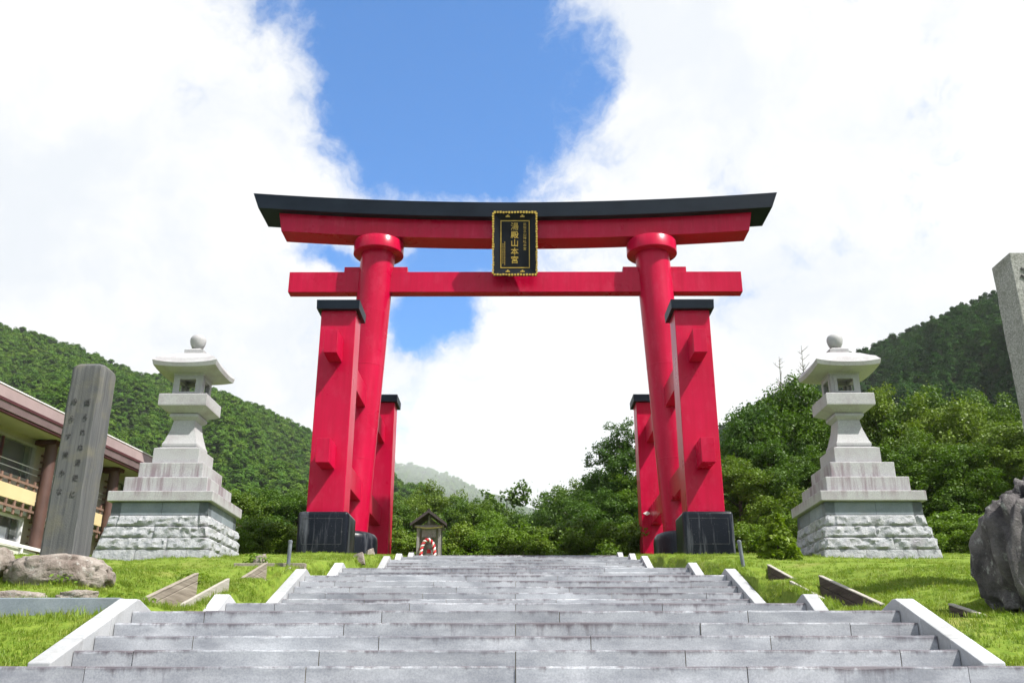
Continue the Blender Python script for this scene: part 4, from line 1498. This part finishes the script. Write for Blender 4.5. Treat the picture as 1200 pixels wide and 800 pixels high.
# two leafless treetops above the wood on the right
for (px, py, d, lab) in ((912, 418, 63, 'shorter bare leafless treetop rising above the wood beside the right lantern'), (938, 405, 64, 'taller bare leafless treetop right above the wood beside the right lantern')):
    p = at(px, py, d)
    root = empty('bare_tree', (p.x, d, 4.2))
    tag(root, lab, 'tree', 'bare treetops above the right wood')
    Ht = p.z - 4.2
    rnd = random.Random(px)
    MB().tube([(0, 0, 0), (0.1, 0, Ht * 0.5), (0, 0.1, Ht * 0.85), (0.05, 0, Ht)], [0.16, 0.10, 0.05, 0.015], 6).build('trunk', 'pale_bark', root)
    lm = MB()
    for k in range(26):
        z = Ht * rnd.uniform(0.72, 0.98)
        a = rnd.uniform(0, 6.28)
        L = rnd.uniform(0.4, 1.1) * (1.1 - (z / Ht - 0.72) * 2.2)
        e = Vector((math.cos(a) * L, math.sin(a) * L, z + L * 0.9))
        lm.tube([(0, 0, z), (e.x * 0.6, e.y * 0.6, z + L * 0.45), tuple(e)], [0.035, 0.02, 0.006], 4)
        lm.tube([(e.x * 0.6, e.y * 0.6, z + L * 0.45), (e.x * 0.9 + 0.15, e.y * 0.6, z + L * 0.95)], [0.018, 0.005], 4)
    lm.build('branches', 'pale_bark', root)
# small conifer beside the right lantern
cx_, cy_ = at(913, 654, 23.0).x, 23.0
rng = np.random.default_rng(5)
cl = []
for k in range(70):
    zf = rng.uniform(0.04, 1)
    r = 0.50 * (1.02 - zf) ** 0.8
    a = rng.uniform(0, 6.28)
    cl.append(((math.cos(a) * r * rng.uniform(0.5, 1), math.sin(a) * r * rng.uniform(0.5, 1), 1.12 * zf), 0.09 + 0.08 * (1 - zf)))
C, Nn = crown_points(rng, cl, 1700, 0.9)
Nn[:, 2] += 0.2
V, F = leaf_quads(C, Nn, rng.uniform(0.5, 1.1, len(C)) * 0.075, rng, 2.6)
sc_ = empty('small_conifer', (cx_, cy_, float(lawn_z(cx_, cy_)) - 0.05))
tag(sc_, 'small bushy young conifer beside the right stone lantern', 'conifer')
link('crown', np_mesh('crown', V, F), 'conifer_leaves', sc_)
MB().tube([(0, 0, -0.1), (0, 0, 0.6), (0, 0, 1.1)], [0.04, 0.025, 0.008], 6).build('trunk', 'bark', sc_)


# leafy weeds on the lawn
def weed(x, y, h, n, label, w_=0.35, name='leafy_weed'):
    rng = np.random.default_rng(int(abs(x * 100) + y * 10))
    root = empty(name, (x, y, float(lawn_z(x, y))))
    tag(root, label, 'plant')
    a = rng.uniform(0, 6.28, n)
    r = w_ * np.sqrt(rng.uniform(0, 1, n))
    C = np.stack([np.cos(a) * r, np.sin(a) * r, h * rng.uniform(0.15, 1, n) * (1 - 0.4 * r / w_)], 1)
    Nn = np.stack([np.cos(a) * 0.5, np.sin(a) * 0.5, np.ones(n)], 1) + rng.normal(size=(n, 3)) * 0.35
    Nn /= np.linalg.norm(Nn, axis=1, keepdims=True)
    V, F = leaf_quads(C, Nn, rng.uniform(0.6, 1.2, n) * h * 0.22, rng, 1.9)
    link('leaves', np_mesh('leaves', V, F), 'leaves_bright', root)
    st = MB()
    for k in range(0, n, 5):
        st.tube([(C[k, 0] * 0.3, C[k, 1] * 0.3, -0.02), tuple(C[k])], [0.006, 0.003], 3, cap=False)
    st.build('stems', 'leaves', root)


weed(6.05, 10.0, 0.42, 220, 'low leafy plant growing at the foot of the dark boulder', 0.42)
weed(-5.75, 9.6, 0.22, 110, 'leafy weed below the granite kerb at the left edge', 0.3)
weed(-4.95, 12.4, 0.24, 140, 'broad-leaved weed behind the long left timber channel', 0.35)
weed(-5.9, 12.6, 0.16, 70, 'small weed in the grass in front of the low rock', 0.22)
weed(-5.1, 15.2, 0.22, 80, 'weed patch above the end of the long left timber channel', 0.28)
weed(-5.2, 19.2, 0.26, 80, 'weed by the brown broken stone on the left', 0.28)


# ------------------------------------------------------------------ wooded hills
def vnoise(x, y, seed=0.0):
    out = np.empty(x.shape)
    fx, fy, fo = x.ravel(), y.ravel(), out.ravel()
    for i in range(fx.size):
        fo[i] = mnoise.fractal(Vector((fx[i], fy[i], seed)), 0.9, 2.0, 4)
    return out


def hill(name, sil, dist, d0, mat, tree_h, na=90, nd=60, seed=1.0, gully=0.10, power=1.15):
    """sil: ridge line as (px, py); dist: ridge distance for each; a slope from distance d0 up to the ridge."""
    a = np.array([(px - 604) / 1100.0 * (CT + tan_el(py) * ST) for px, py in sil])
    te = np.array([tan_el(py) for px, py in sil])
    rd = np.array(dist, float)
    aa = np.linspace(a[0], a[-1], na)
    TE, RD = np.interp(aa, a, te), np.interp(aa, a, rd)
    for _ in range(2):
        TE = np.convolve(np.pad(TE, 1, 'edge'), [0.25, 0.5, 0.25], 'valid')
    t = np.concatenate([np.linspace(0, 1, nd), [1.06, 1.15, 1.3]])
    A, T = np.meshgrid(aa, t)
    RDm, TEm = np.meshgrid(RD, t)[0], np.meshgrid(TE, t)[0]
    D = d0 + (RDm - d0) * T
    N = vnoise(A * 9.0, T * 2.2, seed)
    Hr = RDm * TEm - tree_h - 4.2
    Tc = np.clip(T, 0, 1)
    fade = np.sin(np.pi * Tc) ** 1.7
    Z = 4.2 + Hr * (Tc ** power) * (1 + gully * N * fade) + 12 * N * fade
    Z = np.where(T > 1, 4.2 + Hr * (1 - (T - 1) * 1.4), Z)
    V = np.stack([(A * D).ravel(), D.ravel(), Z.ravel()], 1)
    nt = len(t)
    i = (np.arange(nt - 1)[:, None] * na + np.arange(na - 1)[None, :]).ravel()
    F = np.stack([i, i + 1, i + na + 1, i + na], 1)
    o = link(name, np_mesh(name, V, F), mat, None, True, None, 180)
    tag(o, kind='structure')

    def sample(n, rng, tmax=1.03):
        # uniform by area in (a, d)
        u = rng.uniform(0, 1, n * 3)
        q = rng.uniform(0, 1, n * 3)
        ai = u * (na - 1)
        dd = d0 + (np.interp(ai, np.arange(na), RD) - d0) * q * tmax
        keep = rng.uniform(0, 1, n * 3) < dd / dd.max()
        ai, q = ai[keep][:n], (q * tmax)[keep][:n]
        ti = np.interp(q, t, np.arange(nt))
        ix, it = np.minimum(ai.astype(int), na - 2), np.minimum(ti.astype(int), nt - 2)
        fx, ft = (ai - ix)[:, None], (ti - it)[:, None]
        G = V.reshape(nt, na, 3)
        P = (G[it, ix] * (1 - fx) + G[it, ix + 1] * fx) * (1 - ft) + (G[it + 1, ix] * (1 - fx) + G[it + 1, ix + 1] * fx) * ft
        return P
    return sample


def far_crown(seed, n=240, rad=3.0, hgt=5.0, leaf=0.50, cone=False):
    rng = np.random.default_rng(seed)
    cl = []
    for k in range(16):
        a = rng.uniform(0, 6.28)
        zf = rng.uniform(0.25, 1.0)
        r = rad * math.sin(math.pi * (0.15 + 0.8 * zf)) ** 0.7 * rng.uniform(0.2, 0.85) if not cone else rad * (1.05 - zf) * rng.uniform(0.3, 1)
        cl.append(((math.cos(a) * r, math.sin(a) * r, hgt * zf), rad * rng.uniform(0.22, 0.42)))
    C, Nn = crown_points(rng, cl, 46 if rad < 5 else 12, 0.8)
    out = C - np.array([0, 0, hgt * 0.35]); out /= np.linalg.norm(out, axis=1, keepdims=True)
    Nn = Nn * 0.45 + out * 0.9; Nn /= np.linalg.norm(Nn, axis=1, keepdims=True)
    V, F = leaf_quads(C, Nn, rng.uniform(0.7, 1.25, len(C)) * leaf, rng, 1.3)
    return np_mesh('far_crown', V, F)


def scatter(name, P, protos, mat, smin, smax, rng, label, zoff=0.0, kind='stuff', tilt=0.0, cat=None):
    me = bpy.data.meshes.new(name)
    n = len(P)
    P = np.array(P, np.float32)
    P[:, 2] += zoff
    me.vertices.add(n)
    me.vertices.foreach_set('co', P.ravel())
    rot = np.zeros((n, 3), np.float32)
    rot[:, 2] = rng.uniform(0, 6.28, n)
    rot[:, :2] = rng.normal(size=(n, 2)) * tilt
    at_ = me.attributes.new('rot', 'FLOAT_VECTOR', 'POINT'); at_.data.foreach_set('vector', rot.ravel())
    sc = np.repeat(rng.uniform(smin, smax, (n, 1)), 3, 1).astype(np.float32)
    sc[:, 2] *= rng.uniform(0.85, 1.25, n)
    at_ = me.attributes.new('scl', 'FLOAT_VECTOR', 'POINT'); at_.data.foreach_set('vector', sc.ravel())
    at_ = me.attributes.new('pick', 'INT', 'POINT'); at_.data.foreach_set('value', rng.integers(0, len(protos), n).astype(np.int32))
    me.update()
    o = bpy.data.objects.new(name, me)
    COL.objects.link(o)
    pc = bpy.data.collections.new(name + '_kinds')
    for i, pm in enumerate(protos):
        pm.materials.clear()
        pm.materials.append(MATS[mat])
        q = bpy.data.objects.new('%s_kind' % name, pm)
        pc.objects.link(q)
    gt = bpy.data.node_groups.new(name + '_scatter', 'GeometryNodeTree')
    gt.interface.new_socket('Geometry', in_out='INPUT', socket_type='NodeSocketGeometry')
    gt.interface.new_socket('Geometry', in_out='OUTPUT', socket_type='NodeSocketGeometry')
    N, L = gt.nodes, gt.links
    gi, go = N.new('NodeGroupInput'), N.new('NodeGroupOutput')
    ip_ = N.new('GeometryNodeInstanceOnPoints')
    ci = N.new('GeometryNodeCollectionInfo')
    ci.inputs[0].default_value = pc
    ci.inputs[1].default_value = True
    ci.inputs[2].default_value = True
    def named(nm, ty):
        q = N.new('GeometryNodeInputNamedAttribute')
        q.data_type = ty
        q.inputs[0].default_value = nm
        return q.outputs[0]
    L.new(gi.outputs[0], ip_.inputs['Points'])
    L.new(ci.outputs[0], ip_.inputs['Instance'])
    ip_.inputs['Pick Instance'].default_value = True
    L.new(named('pick', 'INT'), ip_.inputs['Instance Index'])
    L.new(named('rot', 'FLOAT_VECTOR'), ip_.inputs['Rotation'])
    L.new(named('scl', 'FLOAT_VECTOR'), ip_.inputs['Scale'])
    L.new(ip_.outputs[0], go.inputs[0])
    md = o.modifiers.new('scatter', 'NODES')
    md.node_group = gt
    tag(o, label, cat, None, kind)
    return o


rng = np.random.default_rng(77)
fc = [far_crown(s) for s in (1, 2, 3, 4, 5)]
fcd = [far_crown(s) for s in (6, 7, 8)] + [far_crown(9, cone=True, hgt=6.5, rad=2.4)]
big = [far_crown(s, rad=8.0, hgt=11.0, leaf=1.5) for s in (10, 11)]

left_sil = [(-260, 330), (-120, 358), (0, 380), (50, 391), (110, 414), (150, 432), (200, 440), (260, 456), (300, 474), (360, 502), (400, 524), (440, 552), (470, 572), (500, 590), (560, 625), (640, 655)]
left_d = [620, 620, 620, 620, 630, 640, 650, 665, 680, 700, 720, 740, 760, 780, 800, 800]
sl = hill('wooded_hill', left_sil, left_d, 150, 'forest_floor', 6.0, na=120, nd=60, seed=2.0, gully=0.22)
scatter('hill_forest', sl(17000, rng), fc, 'hill_leaves', 0.75, 1.5, rng, 'dense green forest covering the hill on the left', -0.8, cat='forest')
right_sil = [(780, 560), (840, 500), (900, 462), (940, 436), (985, 416), (1015, 405), (1050, 388), (1100, 368), (1140, 350), (1175, 334), (1220, 312), (1320, 262), (1450, 220)]
right_d = [520, 510, 500, 490, 480, 470, 460, 450, 440, 435, 430, 430, 430]
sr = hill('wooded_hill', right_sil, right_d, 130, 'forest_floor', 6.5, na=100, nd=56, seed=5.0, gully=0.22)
scatter('hill_forest', sr(11000, rng), fcd, 'hill_leaves_shaded', 0.6, 1.15, rng, 'green forest in cloud shade covering the steep hill on the right', -0.8, cat='forest')
far_sil = [(200, 500), (330, 512), (440, 536), (475, 541), (510, 550), (545, 564), (575, 578), (605, 590), (650, 602), (720, 608), (800, 610), (900, 600)]
sf = hill('distant_hill', far_sil, [2300] * len(far_sil), 1100, 'forest_floor', 10, na=90, nd=40, seed=9.0, gully=0.2)
scatter('distant_forest', sf(9000, rng), big, 'hill_leaves', 0.8, 1.4, rng, 'misty forest on the distant ridge seen through the gate', -2.0, cat='forest')


# ------------------------------------------------------------------ grass
def grass_clump(seed, n=26, h=0.038, spread=0.075):
    rng = np.random.default_rng(seed)
    V, F = [], []
    for k in range(n):
        a = rng.uniform(0, 6.28)
        r = spread * math.sqrt(rng.uniform())
        b = np.array([math.cos(a) * r, math.sin(a) * r, -0.01])
        d = rng.uniform(0, 6.28)
        ln = np.array([math.cos(d), math.sin(d), 0]) * rng.uniform(0.1, 0.75)
        hh = h * rng.uniform(0.5, 1.15)
        wv = np.array([-math.sin(d), math.cos(d), 0]) * rng.uniform(0.0022, 0.004)
        i = len(V)
        V += [b - wv, b + wv, b + ln * hh * 0.45 + wv * 0.8 + [0, 0, hh * 0.6], b + ln * hh * 0.45 - wv * 0.8 + [0, 0, hh * 0.6], b + ln * hh * 1.0 + [0, 0, hh * 0.98], b + ln * hh * 1.02 + wv * .1 + [0, 0, hh * 0.97]]
        F += [(i, i + 1, i + 2, i + 3), (i + 3, i + 2, i + 5, i + 4)]
    return np_mesh('grass_clump', np.array(V), np.array(F))


gp = []
def grass_area(n, x0, x1, y0, y1):
    x = rng.uniform(x0, x1, n)
    y = rng.uniform(y0, y1, n)
    ok = (np.abs(x) < 0.62 * y + 2.0)
    dens = np.array([mnoise.fractal(Vector((a * 0.6, b * 0.6, 3.0)), 0.8, 2.0, 3) for a, b in zip(x, y)])
    ok &= rng.uniform(0, 1, n) < 0.62 + 0.75 * dens
    x, y = x[ok], y[ok]
    return np.stack([x, y, lawn_z(x, y)], 1)
A = [grass_area(11000, s * 4.12, s * 9.0, 8.2, 16.5) if s > 0 else grass_area(11000, -9.0, -4.12, 8.2, 16.5) for s in (-1, 1)]
Bf = [grass_area(12000, 4.12, 20, 16.5, 38), grass_area(12000, -20, -4.12, 16.5, 38)]
gc = [grass_clump(s) for s in range(5)]
scatter('lawn_grass', np.concatenate(A + Bf), gc, 'grass_blade', 0.7, 1.35, rng, 'short sunlit grass of the lawns beside the stairs', 0, tilt=0.15, cat='grass')
# longer tufts along kerbs, curbs, rocks and stone feet
tx, ty = [], []
for s in (-1, 1):
    n = 520
    tx.append(s * (4.12 + np.abs(rng.normal(size=n)) * 0.08)); ty.append(rng.uniform(8.4, 36, n))
n = 130
tx.append(rng.uniform(-8.5, -4.2, n)); ty.append(rng.normal(9.85, 0.10, n))
for cx, cy, rr_ in ((6.2, 10.55, 0.8), (-6.08, 13.1, 0.75), (-6.9, 12.8, 0.3), (-5.6, 10.9, 0.4)):
    a = rng.uniform(0, 6.28, 90)
    tx.append(cx + np.cos(a) * rr_ * rng.uniform(0.9, 1.15, 90)); ty.append(cy + np.sin(a) * rr_ * 0.85 * rng.uniform(0.9, 1.15, 90))
for s in (-1, 1):
    for cx, cy, hw in ((9.22, 25.5, 1.6), (6.65, 33.3, 0.95)):
        n = 130
        side = rng.integers(0, 4, n); u = rng.uniform(-hw, hw, n)
        tx.append(s * cx + np.where(side == 0, -hw, np.where(side == 1, hw, u))); ty.append(cy + np.where(side == 2, -hw, np.where(side == 3, hw, u)))
    for yy0, yy1 in ((11.6, 14.0), (16.9, 20.2), (22.5, 25.8)):
        n = 70
        tx.append(s * (4.55 + rng.uniform(-0.35, 0.4, n))); ty.append(rng.uniform(yy0, yy1, n))
tx, ty = np.concatenate(tx), np.concatenate(ty)
long_g = [grass_clump(50 + s, 16, 0.085, 0.06) for s in range(3)]
scatter('grass_tufts', np.stack([tx, ty, lawn_z(tx, ty)], 1), long_g, 'grass_blade', 0.6, 1.3, rng, 'longer grass tufts along curbs, rocks and stone bases', 0, tilt=0.2, cat='grass')


# ------------------------------------------------------------------ haze in the air
hz_m = bpy.data.materials.new('haze_air')
hz_m.use_nodes = True
t = NT(hz_m.node_tree)
vol = t.n('ShaderNodeVolumePrincipled')
vol.inputs['Color'].default_value = (0.93, 0.96, 1.0, 1)
vol.inputs['Density'].default_value = 0.00008
vol.inputs['Anisotropy'].default_value = 0.2
t.n('ShaderNodeOutputMaterial', ins={'Volume': vol.outputs[0]})
MATS['haze_air'] = hz_m
hb = MB().box(-8000, 8000, -6000, 6000, -6, 560).build('haze', 'haze_air')
tag(hb, 'thin pale haze filling the valley air', 'haze', kind='stuff')

mm_ = bpy.data.materials.new('mist_air')
mm_.use_nodes = True
t = NT(mm_.node_tree)
vol = t.n('ShaderNodeVolumePrincipled')
vol.inputs['Color'].default_value = (0.96, 0.98, 1.0, 1)
vol.inputs['Density'].default_value = 0.0005
t.n('ShaderNodeOutputMaterial', ins={'Volume': vol.outputs[0]})
MATS['mist_air'] = mm_
mist = empty('mist_bank', tuple(at(590, 560, 1800)))
tag(mist, 'white mist hanging over the distant ridge seen through the gate', 'mist', kind='stuff')
for (dx, dy, dz, rx, ry, rz) in ((-60, 0, 60, 420, 300, 95), (190, 60, 40, 430, 320, 120), (420, 0, 10, 420, 300, 150), (-330, 140, 95, 330, 240, 60)):
    bm = bmesh.new()
    bmesh.ops.create_icosphere(bm, subdivisions=4, radius=1.0)
    for v_ in bm.verts:
        n = 1 + 0.22 * mnoise.fractal(v_.co * 1.6 + Vector((dx, 0, 0)), 0.8, 2.0, 4)
        v_.co = Vector((v_.co.x * rx * n, v_.co.y * ry * n, v_.co.z * rz * n))
    me = bpy.data.meshes.new('mist_puff')
    bm.to_mesh(me)
    bm.free()
    link('mist_puff', me, 'mist_air', mist, True, (dx, dy, dz), 180)
